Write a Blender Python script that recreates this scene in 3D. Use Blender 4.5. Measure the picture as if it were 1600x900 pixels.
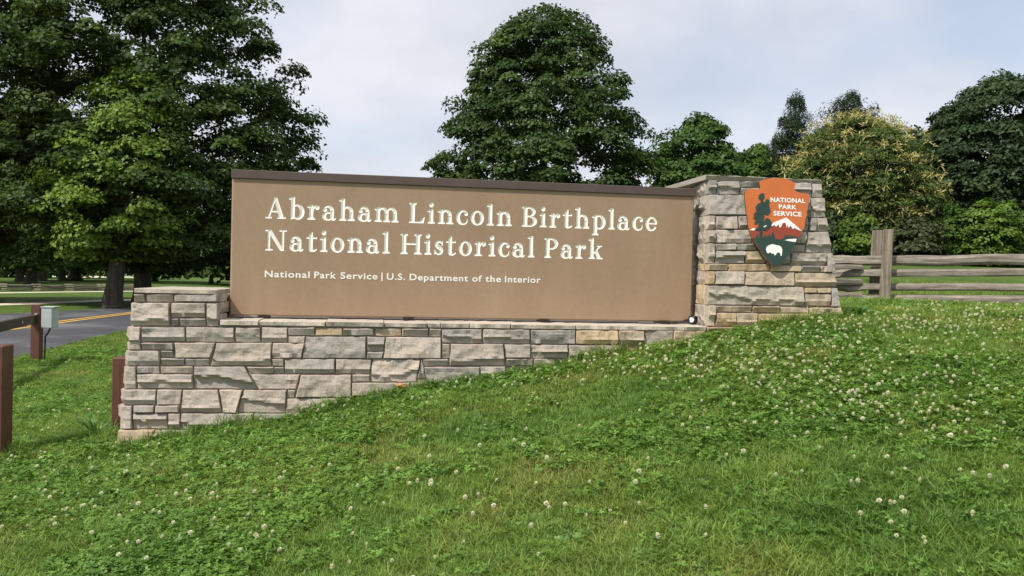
import bpy, math, random
import numpy as np
from mathutils import Vector, Matrix
from mathutils.geometry import tessellate_polygon

R = math.radians
scene = bpy.context.scene
for o in list(bpy.data.objects):
    bpy.data.objects.remove(o)
col = scene.collection
rng = np.random.default_rng(7)
random.seed(7)

# ------------------------------------------------------------------ camera
EYE = 1.55                      # eye height above the lawn where the photographer stands
FPX = 1331.0                    # focal length in photograph pixels (1600 wide)
PITCH, ROLL = 0.01007, 0.022    # camera looks slightly down and is tilted a little
fwd = Vector((0, math.cos(PITCH), -math.sin(PITCH)))
up0 = Vector((0, math.sin(PITCH), math.cos(PITCH)))
right0 = Vector((1, 0, 0))
cr = (right0 * math.cos(ROLL) + up0 * math.sin(ROLL))
cu = (up0 * math.cos(ROLL) - right0 * math.sin(ROLL))
cam_d = bpy.data.cameras.new('camera')
cam = bpy.data.objects.new('camera', cam_d)
col.objects.link(cam)
cam_d.sensor_width = 36.0
cam_d.lens = FPX / 1600.0 * 36.0
cam_d.clip_end = 3000
cam_d.clip_start = 0.05
m3 = Matrix((cr, cu, -fwd)).transposed()
cam.matrix_world = Matrix.Translation((0, 0, EYE)) @ m3.to_4x4()
scene.camera = cam
scene.render.resolution_x, scene.render.resolution_y = 1024, 576

# ------------------------------------------------------------------ light
SUN_AZ, SUN_EL = 46.0, 51.0     # light travels to the right and away from the camera
sun_d = bpy.data.lights.new('sun', 'SUN')
sun_d.energy = 5.0
sun_d.angle = R(0.9)
sun_d.color = (1.0, 0.94, 0.85)
sun = bpy.data.objects.new('sun', sun_d)
col.objects.link(sun)
ldir = Vector((math.sin(R(SUN_AZ)) * math.cos(R(SUN_EL)), math.cos(R(SUN_AZ)) * math.cos(R(SUN_EL)), -math.sin(R(SUN_EL))))
sun.rotation_euler = ldir.to_track_quat('-Z', 'Y').to_euler()
sun.location = (-10, -10, 20)

world = bpy.data.worlds.new('World')
scene.world = world
world.use_nodes = True
wn, wl = world.node_tree.nodes, world.node_tree.links
wn.clear()
w_out = wn.new('ShaderNodeOutputWorld')
w_bg = wn.new('ShaderNodeBackground')
w_bg.inputs['Strength'].default_value = 0.1
w_sky = wn.new('ShaderNodeTexSky')
w_sky.sky_type = 'NISHITA'
w_sky.sun_disc = False
w_sky.sun_elevation = R(SUN_EL)
w_sky.sun_rotation = R(180 + SUN_AZ)
w_tc = wn.new('ShaderNodeTexCoord')
w_sep = wn.new('ShaderNodeSeparateXYZ')
wl.new(w_tc.outputs['Generated'], w_sep.inputs[0])
w_add = wn.new('ShaderNodeMath'); w_add.operation = 'ADD'; w_add.inputs[1].default_value = 0.32
w_abs = wn.new('ShaderNodeMath'); w_abs.operation = 'MAXIMUM'; w_abs.inputs[1].default_value = 0.0
wl.new(w_sep.outputs[2], w_abs.inputs[0]); wl.new(w_abs.outputs[0], w_add.inputs[0])
w_cmb = wn.new('ShaderNodeCombineXYZ')
for i in (0, 1):
    dv = wn.new('ShaderNodeMath'); dv.operation = 'DIVIDE'
    wl.new(w_sep.outputs[i], dv.inputs[0]); wl.new(w_add.outputs[0], dv.inputs[1])
    wl.new(dv.outputs[0], w_cmb.inputs[i])
w_n1 = wn.new('ShaderNodeTexNoise')
w_n1.inputs['Scale'].default_value = 1.15
w_n1.inputs['Detail'].default_value = 7
w_n1.inputs['Roughness'].default_value = 0.52
w_n1.inputs['Distortion'].default_value = 0.35
wl.new(w_cmb.outputs[0], w_n1.inputs['Vector'])
w_r1 = wn.new('ShaderNodeValToRGB')          # how much cloud covers the blue
w_r1.color_ramp.elements[0].position = 0.30; w_r1.color_ramp.elements[0].color = (0.45, 0.45, 0.45, 1)
w_r1.color_ramp.elements[1].position = 0.56; w_r1.color_ramp.elements[1].color = (1, 1, 1, 1)
wl.new(w_n1.outputs['Fac'], w_r1.inputs[0])
w_mp = wn.new('ShaderNodeMapping'); w_mp.inputs['Location'].default_value = (4.3, 1.7, 0)
wl.new(w_cmb.outputs[0], w_mp.inputs[0])
w_n2 = wn.new('ShaderNodeTexNoise')
w_n2.inputs['Scale'].default_value = 1.9
w_n2.inputs['Detail'].default_value = 8
w_n2.inputs['Roughness'].default_value = 0.55
wl.new(w_mp.outputs[0], w_n2.inputs['Vector'])
w_r2 = wn.new('ShaderNodeValToRGB')          # cloud shade, white with grey undersides
w_r2.color_ramp.elements[0].position = 0.30; w_r2.color_ramp.elements[0].color = (0.64, 0.66, 0.72, 1)
w_r2.color_ramp.elements[1].position = 0.60; w_r2.color_ramp.elements[1].color = (0.80, 0.81, 0.88, 1)
wl.new(w_n2.outputs['Fac'], w_r2.inputs[0])
w_sc = wn.new('ShaderNodeVectorMath'); w_sc.operation = 'SCALE'; w_sc.inputs['Scale'].default_value = 10.6
wl.new(w_r2.outputs[0], w_sc.inputs[0])
w_mix = wn.new('ShaderNodeMix'); w_mix.data_type = 'RGBA'
w_skg = wn.new('ShaderNodeVectorMath'); w_skg.operation = 'SCALE'; w_skg.inputs['Scale'].default_value = 1.6
wl.new(w_sky.outputs[0], w_skg.inputs[0])
wl.new(w_r1.outputs[0], w_mix.inputs[0])
wl.new(w_skg.outputs[0], w_mix.inputs[6]); wl.new(w_sc.outputs[0], w_mix.inputs[7])
wl.new(w_mix.outputs[2], w_bg.inputs['Color'])
wl.new(w_bg.outputs[0], w_out.inputs[0])

vs = scene.view_settings
vs.view_transform = 'Standard'
vs.look = 'None'
vs.exposure = 0.0
vs.gamma = 1.0
vs.use_curve_mapping = False

# ------------------------------------------------------------------ helpers
def ray(px, py):
    v = fwd * FPX + cr * (px - 800.0) - cu * (py - 450.0)
    return v / v.y                      # scaled so that y = 1

def at_depth(px, py, d):
    v = ray(px, py) * d
    return Vector((v.x, v.y, v.z + EYE))

def tag(o, label=None, cat=None, group=None, kind=None):
    if label: o['label'] = label
    if cat: o['category'] = cat
    if group: o['group'] = group
    if kind: o['kind'] = kind
    return o

def empty(name, loc, label=None, cat=None, group=None):
    o = bpy.data.objects.new(name, None)
    o.location = loc
    o.empty_display_size = 0.2
    col.objects.link(o)
    return tag(o, label, cat, group)

def mesh_np(name, verts, faces, mat=None, smooth=False, cols=None):
    """verts Nx3; faces: list of lists or (M,4)/(M,3) array"""
    me = bpy.data.meshes.new(name)
    if isinstance(faces, np.ndarray):
        k = faces.shape[1]
        me.vertices.add(len(verts)); me.vertices.foreach_set('co', np.asarray(verts, np.float32).ravel())
        me.loops.add(faces.size); me.loops.foreach_set('vertex_index', faces.astype(np.int32).ravel())
        me.polygons.add(len(faces))
        me.polygons.foreach_set('loop_start', np.arange(0, faces.size, k, dtype=np.int32))
        me.polygons.foreach_set('loop_total', np.full(len(faces), k, np.int32))
        me.update(calc_edges=True)
    else:
        me.from_pydata([tuple(v) for v in verts], [], faces)
        me.update()
    if smooth:
        me.polygons.foreach_set('use_smooth', np.ones(len(me.polygons), bool))
    if cols is not None:
        a = me.color_attributes.new('Col', 'FLOAT_COLOR', 'POINT')
        a.data.foreach_set('color', np.asarray(cols, np.float32).ravel())
    if mat: me.materials.append(mat)
    return me

def add(name, me, parent=None, loc=None):
    o = bpy.data.objects.new(name, me)
    col.objects.link(o)
    if loc is not None: o.location = loc
    if parent is not None:
        o.parent = parent
        if loc is None: o.location = (0, 0, 0)
    return o

class MB:
    """collects world-space geometry for one mesh object"""
    def __init__(s): s.v, s.f = [], []
    def quadbox(s, p):          # p: 8 corners, bottom 4 ccw then top 4
        b = len(s.v); s.v += [Vector(q) for q in p]
        for q in ((3,2,1,0),(4,5,6,7),(0,1,5,4),(1,2,6,5),(2,3,7,6),(3,0,4,7)):
            s.f.append([b+i for i in q])
        return s
    def box(s, o, ax, ay, az, bev=0.0):
        """o: corner; ax, ay, az edge vectors; optional chamfer of all edges"""
        o, ax, ay, az = map(Vector, (o, ax, ay, az))
        if bev <= 0:
            return s.quadbox([o, o+ax, o+ax+ay, o+ay, o+az, o+ax+az, o+ax+ay+az, o+ay+az])
        la, lb, lc = ax.length, ay.length, az.length
        ux, uy, uz = ax/la, ay/lb, az/lc
        import itertools
        b = len(s.v); idx = {}
        for ix, iy, iz in itertools.product((0,1),(0,1),(0,1)):
            c = o + ax*ix + ay*iy + az*iz
            for k, (u, i) in enumerate(((ux,ix),(uy,iy),(uz,iz))):
                q = Vector(c)
                for kk, (u2, i2) in enumerate(((ux,ix),(uy,iy),(uz,iz))):
                    if kk != k: q += u2 * (bev if i2 == 0 else -bev)
                idx[(ix,iy,iz,k)] = len(s.v); s.v.append(q)
        def F(*ks): s.f.append([idx[k] for k in ks])
        for i in (0,1):
            for k in range(3):
                o1, o2 = [(1,2),(2,0),(0,1)][k]
                ring = []
                for a_, b_ in ((0,0),(1,0),(1,1),(0,1)):
                    c = [0,0,0]; c[k] = i; c[o1] = a_; c[o2] = b_
                    ring.append((c[0],c[1],c[2],k))
                if i == 0: ring = ring[::-1]
                F(*ring)
        for k in range(3):
            o1, o2 = [(1,2),(2,0),(0,1)][k]
            for a_, b_ in ((0,0),(1,0),(1,1),(0,1)):
                c0 = [0,0,0]; c0[o1] = a_; c0[o2] = b_
                c1 = list(c0); c1[k] = 1
                ks = [(c0[0],c0[1],c0[2],o1),(c1[0],c1[1],c1[2],o1),(c1[0],c1[1],c1[2],o2),(c0[0],c0[1],c0[2],o2)]
                if (a_ == b_): ks = ks[::-1]
                F(*ks)
        for c in itertools.product((0,1),(0,1),(0,1)):
            F(*[(c[0],c[1],c[2],k) for k in range(3)])
        return s
    def tube(s, pts, rad, n=8, cap=True):
        pts = [Vector(p) for p in pts]
        b = len(s.v)
        prev = None
        for i, p in enumerate(pts):
            d = (pts[min(i+1, len(pts)-1)] - pts[max(i-1, 0)]).normalized()
            ref = Vector((0,0,1)) if abs(d.z) < 0.9 else Vector((1,0,0))
            u = d.cross(ref).normalized()
            if prev is not None:
                u = (prev - d * prev.dot(d)).normalized()
            prev = u
            w = d.cross(u)
            for k in range(n):
                a = 2*math.pi*k/n
                s.v.append(p + (u*math.cos(a) + w*math.sin(a)) * rad[i])
        for i in range(len(pts)-1):
            for k in range(n):
                a0, a1 = b+i*n+k, b+i*n+(k+1)%n
                s.f.append([a0, a1, a1+n, a0+n])
        if cap:
            s.f.append([b+k for k in range(n)][::-1])
            s.f.append([b+(len(pts)-1)*n+k for k in range(n)])
        return s
    def build(s, name, mat, parent=None, smooth=False):
        inv = parent.matrix_world.inverted() if parent else Matrix.Identity(4)
        off = Vector(origin_of(parent)) if parent else Vector((0,0,0))
        me = mesh_np(name, [v - off for v in s.v], s.f, mat, smooth)
        import bmesh
        bm = bmesh.new(); bm.from_mesh(me)
        bmesh.ops.recalc_face_normals(bm, faces=bm.faces)
        bm.to_mesh(me); bm.free()
        return add(name, me, parent)

def origin_of(o):
    v = Vector((0,0,0))
    while o is not None:
        v += Vector(o.location); o = o.parent
    return v

# ------------------------------------------------------------------ materials
def new_mat(name):
    m = bpy.data.materials.new(name)
    m.use_nodes = True
    nt = m.node_tree
    return m, nt.nodes, nt.links, nt.nodes['Principled BSDF']

def noise(n, l, scale, detail=4, rough=0.55, coord='Object', vec=None, dist=0.0):
    t = n.new('ShaderNodeTexNoise')
    t.inputs['Scale'].default_value = scale
    t.inputs['Detail'].default_value = detail
    t.inputs['Roughness'].default_value = rough
    t.inputs['Distortion'].default_value = dist
    if vec is None:
        if coord == 'World':
            g = n.new('ShaderNodeNewGeometry'); vec = g.outputs['Position']
        else:
            tc = n.new('ShaderNodeTexCoord'); vec = tc.outputs[coord]
    l.new(vec, t.inputs['Vector'])
    return t.outputs['Fac']

def ramp(n, l, fac, stops):
    r = n.new('ShaderNodeValToRGB')
    e = r.color_ramp.elements
    while len(e) < len(stops): e.new(0.5)
    for i, (p, c) in enumerate(stops):
        e[i].position = p
        e[i].color = (c[0], c[1], c[2], 1) if len(c) == 3 else c
    l.new(fac, r.inputs[0])
    return r.outputs[0]

def mixc(n, l, fac, a, b, mode='MIX'):
    m = n.new('ShaderNodeMix'); m.data_type = 'RGBA'; m.blend_type = mode
    for sock, v in ((m.inputs[0], fac), (m.inputs[6], a), (m.inputs[7], b)):
        if isinstance(v, (int, float)): sock.default_value = v
        elif isinstance(v, (tuple, list)): sock.default_value = (v[0], v[1], v[2], 1)
        else: l.new(v, sock)
    return m.outputs[2]

def bump(n, l, height, strength=0.3, dist=0.01):
    b = n.new('ShaderNodeBump')
    b.inputs['Strength'].default_value = strength
    b.inputs['Distance'].default_value = dist
    l.new(height, b.inputs['Height'])
    return b.outputs[0]

def simple(name, c, rough=0.6, var=0.12, scale=8, bstr=0.15, metal=0.0):
    m, n, l, p = new_mat(name)
    f = noise(n, l, scale, 5)
    cc = ramp(n, l, f, [(0.3, tuple(x*(1-var) for x in c)), (0.7, tuple(min(1, x*(1+var)) for x in c))])
    l.new(cc, p.inputs['Base Color'])
    p.inputs['Roughness'].default_value = rough
    p.inputs['Metallic'].default_value = metal
    if bstr:
        l.new(bump(n, l, noise(n, l, scale*6, 4), bstr, 0.004), p.inputs['Normal'])
    return m

def stone_mat():
    m, n, l, p = new_mat('limestone')
    oi = n.new('ShaderNodeObjectInfo')
    big = noise(n, l, 5.0, 6, 0.6, 'World')
    fine = noise(n, l, 38.0, 6, 0.7, 'World')
    c = mixc(n, l, 1.0, oi.outputs['Color'], ramp(n, l, big, [(0.25, (0.84, 0.85, 0.87)), (0.5, (1, 1, 1)), (0.75, (1.08, 1.04, 0.97))]), 'MULTIPLY')
    c = mixc(n, l, 1.0, c, ramp(n, l, fine, [(0.25, (0.74, 0.74, 0.74)), (0.45, (1, 1, 1)), (0.8, (1.1, 1.1, 1.08))]), 'MULTIPLY')
    # grey weathering / lichen blotches
    st = noise(n, l, 11.0, 7, 0.65, 'World', dist=0.6)
    c = mixc(n, l, ramp(n, l, st, [(0.56, (0, 0, 0)), (0.74, (0.6, 0.6, 0.6))]), c, (0.23, 0.225, 0.215))
    l.new(c, p.inputs['Base Color'])
    p.inputs['Roughness'].default_value = 0.9
    p.inputs['Specular IOR Level'].default_value = 0.25
    h = noise(n, l, 30.0, 8, 0.7, 'World')
    l.new(bump(n, l, h, 0.6, 0.02), p.inputs['Normal'])
    return m

M = {}
M['stone'] = stone_mat()
M['mortar'] = simple('mortar', (0.31, 0.265, 0.205), 0.95, 0.22, 6, 0.5)
M['letter'] = simple('letter_white', (0.84, 0.82, 0.74), 0.5, 0.03, 12, 0.05)
M['emblem_white'] = simple('emblem_white', (0.82, 0.81, 0.77), 0.5, 0.03, 12, 0.05)
M['orange'] = simple('emblem_orange', (0.52, 0.135, 0.03), 0.5, 0.06, 5, 0.08)
M['red_brown'] = simple('emblem_red', (0.27, 0.045, 0.018), 0.5, 0.06, 5, 0.08)
M['emblem_green'] = simple('emblem_green', (0.016, 0.045, 0.032), 0.5, 0.06, 5, 0.08)
M['emblem_edge'] = simple('emblem_edge', (0.06, 0.05, 0.035), 0.6, 0.1, 5, 0.05)
M['black'] = simple('black_metal', (0.016, 0.015, 0.015), 0.45, 0.1, 10, 0.05)
M['galv'] = simple('box_paint', (0.42, 0.47, 0.45), 0.45, 0.08, 6, 0.05)
M['brown_post'] = None

def panel_mat():
    m, n, l, p = new_mat('sign_brown')
    g = n.new('ShaderNodeNewGeometry')
    mp = n.new('ShaderNodeMapping'); mp.inputs['Scale'].default_value = (1.2, 1.2, 0.5)
    l.new(g.outputs['Position'], mp.inputs[0])
    a = noise(n, l, 2.2, 5, 0.6, vec=mp.outputs[0])
    c = ramp(n, l, a, [(0.25, (0.285, 0.195, 0.122)), (0.55, (0.325, 0.222, 0.140)), (0.8, (0.345, 0.245, 0.160))])
    b = noise(n, l, 26, 6, 0.65, 'World')
    c = mixc(n, l, 1.0, c, ramp(n, l, b, [(0.3, (0.93, 0.93, 0.93)), (0.7, (1.05, 1.05, 1.05))]), 'MULTIPLY')
    mp2 = n.new('ShaderNodeMapping'); mp2.inputs['Scale'].default_value = (14, 14, 0.9)
    l.new(g.outputs['Position'], mp2.inputs[0])
    s = noise(n, l, 1.0, 4, 0.6, vec=mp2.outputs[0])
    c = mixc(n, l, ramp(n, l, s, [(0.55, (0, 0, 0)), (0.75, (0.22, 0.22, 0.22))]), c, (0.25, 0.175, 0.115))
    l.new(c, p.inputs['Base Color'])
    p.inputs['Roughness'].default_value = 0.62
    l.new(bump(n, l, noise(n, l, 60, 4, 0.6, 'World'), 0.12, 0.003), p.inputs['Normal'])
    return m
M['panel'] = panel_mat()
M['panel_cap'] = simple('sign_cap_brown', (0.088, 0.062, 0.052), 0.5, 0.1, 4, 0.05)

def wood_mat(name, c0, c1, axis='Z', rough=0.85, scale=3.0):
    m, n, l, p = new_mat(name)
    tc = n.new('ShaderNodeTexCoord')
    mp = n.new('ShaderNodeMapping')
    sc = [22, 22, 22]; sc['XYZ'.index(axis)] = 1.1
    mp.inputs['Scale'].default_value = sc
    l.new(tc.outputs['Object'], mp.inputs[0])
    oi = n.new('ShaderNodeObjectInfo')
    ad = n.new('ShaderNodeVectorMath'); ad.operation = 'ADD'
    cb = n.new('ShaderNodeCombineXYZ')
    mu = n.new('ShaderNodeMath'); mu.operation = 'MULTIPLY'; mu.inputs[1].default_value = 57.0
    l.new(oi.outputs['Random'], mu.inputs[0])
    for i in range(3): l.new(mu.outputs[0], cb.inputs[i])
    l.new(mp.outputs[0], ad.inputs[0]); l.new(cb.outputs[0], ad.inputs[1])
    a = noise(n, l, scale, 6, 0.65, vec=ad.outputs[0], dist=0.4)
    c = ramp(n, l, a, [(0.28, c0), (0.72, c1)])
    b = noise(n, l, 7, 5, 0.6)
    c = mixc(n, l, 1.0, c, ramp(n, l, b, [(0.3, (0.75, 0.75, 0.76)), (0.7, (1.1, 1.09, 1.06))]), 'MULTIPLY')
    l.new(c, p.inputs['Base Color'])
    p.inputs['Roughness'].default_value = rough
    l.new(bump(n, l, a, 0.6, 0.012), p.inputs['Normal'])
    return m
M['brown_post'] = wood_mat('brown_painted_timber', (0.088, 0.032, 0.019), (0.138, 0.054, 0.032), 'Z', 0.6, 1.6)
M['brown_rail'] = wood_mat('brown_rail_timber', (0.040, 0.024, 0.018), (0.065, 0.038, 0.028), 'Y', 0.65, 1.6)
M['grey_rail'] = wood_mat('weathered_rail', (0.055, 0.044, 0.036), (0.40, 0.355, 0.295), 'X', 0.95, 1.3)
M['grey_post'] = wood_mat('weathered_post', (0.085, 0.068, 0.050), (0.36, 0.305, 0.235), 'Z', 0.95, 1.2)
M['bark'] = wood_mat('bark', (0.030, 0.025, 0.020), (0.115, 0.095, 0.078), 'Z', 0.95, 0.5)

def leaf_mat(name, transl=0.32, gloss=0.06):
    m, n, l, p = new_mat(name)
    n.remove(p)
    at = n.new('ShaderNodeAttribute'); at.attribute_name = 'Col'
    c = at.outputs['Color']
    d = n.new('ShaderNodeBsdfDiffuse'); t = n.new('ShaderNodeBsdfTranslucent'); g = n.new('ShaderNodeBsdfGlossy')
    g.inputs['Roughness'].default_value = 0.45
    g.inputs['Color'].default_value = (0.8, 0.85, 0.8, 1)
    l.new(c, d.inputs[0])
    l.new(mixc(n, l, 1.0, c, (1.25, 1.25, 0.6), 'MULTIPLY'), t.inputs[0])
    a = n.new('ShaderNodeMixShader'); a.inputs[0].default_value = transl
    l.new(d.outputs[0], a.inputs[1]); l.new(t.outputs[0], a.inputs[2])
    b = n.new('ShaderNodeMixShader'); b.inputs[0].default_value = gloss
    l.new(a.outputs[0], b.inputs[1]); l.new(g.outputs[0], b.inputs[2])
    l.new(b.outputs[0], n['Material Output'].inputs[0])
    return m
M['leaf'] = leaf_mat('tree_leaf', 0.25, 0.012)
M['plant_leaf'] = leaf_mat('plant_leaf', 0.25, 0.06)

def grass_mat(name, transl, hue):
    """blade colour: patches over the lawn by world position, random per tuft"""
    m, n, l, p = new_mat(name)
    n.remove(p)
    at = n.new('ShaderNodeAttribute'); at.attribute_name = 'Col'
    oi = n.new('ShaderNodeObjectInfo')
    a = noise(n, l, 0.9, 4, 0.6, vec=oi.outputs['Location'])
    c = ramp(n, l, a, [(0.34, hue[0]), (0.5, hue[1]), (0.66, hue[2])])
    c = mixc(n, l, 1.0, c, at.outputs['Color'], 'MULTIPLY')
    rr = ramp(n, l, oi.outputs['Random'], [(0.0, (0.72, 0.74, 0.7)), (1.0, (1.25, 1.22, 1.2))])
    c = mixc(n, l, 1.0, c, rr, 'MULTIPLY')
    d = n.new('ShaderNodeBsdfDiffuse'); t = n.new('ShaderNodeBsdfTranslucent'); g = n.new('ShaderNodeBsdfGlossy')
    g.inputs['Roughness'].default_value = 0.42
    l.new(c, d.inputs[0]); l.new(mixc(n, l, 1.0, c, (1.25, 1.2, 0.6), 'MULTIPLY'), t.inputs[0])
    x = n.new('ShaderNodeMixShader'); x.inputs[0].default_value = transl
    l.new(d.outputs[0], x.inputs[1]); l.new(t.outputs[0], x.inputs[2])
    y = n.new('ShaderNodeMixShader'); y.inputs[0].default_value = 0.025
    l.new(x.outputs[0], y.inputs[1]); l.new(g.outputs[0], y.inputs[2])
    l.new(y.outputs[0], n['Material Output'].inputs[0])
    return m
M['grass'] = grass_mat('grass_blade', 0.3, [(0.235, 0.285, 0.080), (0.165, 0.275, 0.056), (0.110, 0.220, 0.046)])
M['clover'] = grass_mat('clover_leaf', 0.25, [(0.140, 0.250, 0.046), (0.120, 0.230, 0.042), (0.100, 0.200, 0.038)])

def ground_mat():
    m, n, l, p = new_mat('lawn')
    a = noise(n, l, 0.35, 5, 0.6, 'World')
    b = noise(n, l, 3.0, 6, 0.65, 'World')
    f = noise(n, l, 45.0, 4, 0.7, 'World')
    c = ramp(n, l, a, [(0.3, (0.060, 0.120, 0.022)), (0.7, (0.100, 0.150, 0.034))])
    c = mixc(n, l, 1.0, c, ramp(n, l, b, [(0.3, (0.7, 0.75, 0.7)), (0.7, (1.25, 1.15, 1.1))]), 'MULTIPLY')
    c = mixc(n, l, 1.0, c, ramp(n, l, f, [(0.3, (0.6, 0.6, 0.6)), (0.7, (1.3, 1.3, 1.3))]), 'MULTIPLY')
    l.new(c, p.inputs['Base Color'])
    p.inputs['Roughness'].default_value = 0.95
    p.inputs['Specular IOR Level'].default_value = 0.1
    l.new(bump(n, l, f, 0.6, 0.03), p.inputs['Normal'])
    return m
M['lawn'] = ground_mat()

def road_mat():
    m, n, l, p = new_mat('asphalt')
    a = noise(n, l, 0.35, 4, 0.6, 'World', dist=0.5)
    b = noise(n, l, 70, 3, 0.7, 'World')
    c = ramp(n, l, a, [(0.35, (0.040, 0.041, 0.047)), (0.52, (0.060, 0.061, 0.067)), (0.68, (0.135, 0.135, 0.14))])
    c = mixc(n, l, 1.0, c, ramp(n, l, b, [(0.3, (0.75, 0.75, 0.75)), (0.7, (1.2, 1.2, 1.2))]), 'MULTIPLY')
    l.new(c, p.inputs['Base Color'])
    p.inputs['Roughness'].default_value = 0.82
    return m
M['road'] = road_mat()
M['yellow'] = simple('road_yellow', (0.62, 0.36, 0.06), 0.7, 0.15, 3, 0.1)
M['path'] = simple('pale_gravel', (0.62, 0.56, 0.44), 0.9, 0.1, 2, 0.2)

# ------------------------------------------------------------------ wall frame of reference
TH = math.atan2(0.168, 0.9857)
D = Vector((math.cos(TH), math.sin(TH), 0))          # along the wall, to the right
N = Vector((math.sin(TH), -math.cos(TH), 0))         # out of the wall, to the viewer
O = Vector((-2.35, 7.15, 0))                         # foot of the sign's left edge
def W(s, t, z): return O + D * s + N * t + Vector((0, 0, z))
def T_front(z): return 0.29 - 0.157 * (z - EYE)      # battered front face
def px_front(px, py, off=0.0):
    """photo pixel -> (s, z) on the battered face"""
    r = ray(px, py); c = Vector((0, 0, EYE))
    # (c + k r - O).N = .35 - .157*(k r.z) + off
    k = (0.29 + off - (c - O).dot(N)) / (r.dot(N) + 0.157 * r.z)
    p = c + r * k
    return (p - O).dot(D), p.z
def px_sign(px, py, t=0.0):
    r = ray(px, py); c = Vector((0, 0, EYE))
    k = (t - (c - O).dot(N)) / r.dot(N)
    p = c + r * k
    return (p - O).dot(D), p.z

# ------------------------------------------------------------------ ground
base_px = [(185, 692), (300, 668), (430, 648), (520, 626), (640, 604), (740, 586), (850, 566), (1000, 541), (1110, 519), (1180, 507), (1310, 493)]
bs, bz = zip(*[px_front(*p) for p in base_px])
bs, bz = np.array(bs), np.array(bz) - EYE - np.linspace(0.05, 0.03, len(bs))
bs = np.concatenate([[-9, -3.5, -1.8], bs, [6.6, 8.0, 14.0]])
bz = np.concatenate([[-1.60, -1.56, -1.47], bz, [-0.235, -0.22, -0.15]])
def sstep(a, b, x):
    u = np.clip((x - a) / (b - a), 0, 1); return u * u * (3 - 2 * u)
_zs = np.linspace(-9, 14, 461)
_zv = np.interp(_zs, bs, bz)
_k = np.exp(-0.5 * (np.arange(-20, 21) / 6.0) ** 2); _k /= _k.sum()
_zv = np.convolve(np.pad(_zv, 20, mode='edge'), _k, 'valid')
s_cam = (Vector((0, 0, 0)) - O).dot(D); t_cam = (Vector((0, 0, 0)) - O).dot(N)
KSL = (np.interp(s_cam, _zs, _zv) + EYE) / (t_cam - 0.5)
def G(x, y):
    x = np.asarray(x, float); y = np.asarray(y, float)
    s = (x - O.x) * D.x + (y - O.y) * D.y
    t = (x - O.x) * N.x + (y - O.y) * N.y
    zb = np.interp(s, _zs, _zv)
    zf = zb - KSL * np.clip(t - 0.5, 0, 14)
    rise = -0.26 + 0.052 * np.clip(y - 16, 0, 34) + 0.012 * np.clip(y - 50, 0, 200)
    w = sstep(-7, 5, x - 0.12 * np.clip(y - 14, 0, 60))
    zk = -1.60 * (1 - w) + rise * w
    b = sstep(0.5, -2.6, t)
    z = zf * (1 - b) + zk * b
    lump = 0.014 * np.sin(x * 2.1 + 1.3 * np.sin(y * 1.7)) * np.cos(y * 2.6 + 0.7 * x) * sstep(-8, -6, x)
    return z + lump + EYE
def g1(x, y): return float(G(x, y))
def px_ground(px, py, dmax=300):
    r = ray(px, py)
    lo = 0.5
    ds = np.concatenate([np.linspace(0.5, 20, 800), np.linspace(20, dmax, 3000)])
    zz = EYE + r.z * ds - G(r.x * ds, ds)
    i = np.argmax(zz < 0) if (zz < 0).any() else len(ds) - 1
    d = ds[i]
    return Vector((r.x * d, d, g1(r.x * d, d)))

def axis_pts(a, b, step, lo, hi, grow=1.12):
    core = list(np.arange(a, b + 1e-6, step))
    l, s = [], step
    x = a
    while x > lo:
        s = min(s * grow, 40); x -= s; l.append(x)
    h, s = [], step
    x = b
    while x < hi:
        s = min(s * grow, 40); x += s; h.append(x)
    return np.array(l[::-1] + core + h)
gx = axis_pts(-9, 9, 0.12, -420, 420)
gy = axis_pts(-2, 18, 0.12, -60, 900)
X, Y = np.meshgrid(gx, gy)
gv = np.stack([X.ravel(), Y.ravel(), G(X, Y).ravel()], 1)
nx, ny = len(gx), len(gy)
ii = (np.arange(ny - 1)[:, None] * nx + np.arange(nx - 1)[None, :]).ravel()
gf = np.stack([ii, ii + 1, ii + 1 + nx, ii + nx], 1)
ground = add('ground', mesh_np('ground', gv, gf, M['lawn'], True))
tag(ground, kind='structure')

# road, its double yellow line, and the pale paths across the far lawn
LZ = EYE - 1.60
def on_level(px, py, z=LZ):
    r = ray(px, py); k = (z - EYE) / r.z
    return Vector((r.x * k, k, z))
def smooth_path(p, n=8):
    out = []
    for i in range(len(p) - 1):
        p0, p1, p2, p3 = p[max(i-1, 0)], p[i], p[i+1], p[min(i+2, len(p)-1)]
        for k in range(n):
            t = k / n
            out.append(0.5 * ((2*p1) + (p2-p0)*t + (2*p0-5*p1+4*p2-p3)*t*t + (3*p1-p0-3*p2+p3)*t**3))
    out.append(p[-1])
    return out
def strip(name, a, b, z, mat, kind='structure', parent=None):
    n = len(a)
    v = [Vector((p.x, p.y, g1(p.x, p.y) + z)) for p in a] + [Vector((p.x, p.y, g1(p.x, p.y) + z)) for p in b]
    f = [[i, i+1, n+i+1, n+i] for i in range(n-1)]
    o = add(name, mesh_np(name, v, f, mat), parent)
    if kind: tag(o, kind=kind)
    return o
near_e = [on_level(*p) for p in ((10, 566), (72, 548), (133, 531), (203, 516))]
far_e = [on_level(*p) for p in ((0, 491), (89, 487), (165, 483), (207, 481))]
yel = [on_level(*p) for p in ((0, 516.5), (60, 508.5), (130, 499), (206, 489.5))]
def extend(p, a, b):
    d0 = (p[0] - p[1]).normalized(); d1 = (p[-1] - p[-2]).normalized()
    return [p[0] + d0 * a] + p + [p[-1] + d1 * b * 0.5, p[-1] + d1 * b + Vector((b * 0.25, 0, 0))]
near_p = smooth_path(extend(near_e, 8, 22))
far_p = smooth_path(extend(far_e, 12, 18))
yel_p = smooth_path(extend(yel, 12, 20))
road = strip('road', near_p, far_p, 0.012, M['road'])
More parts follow.
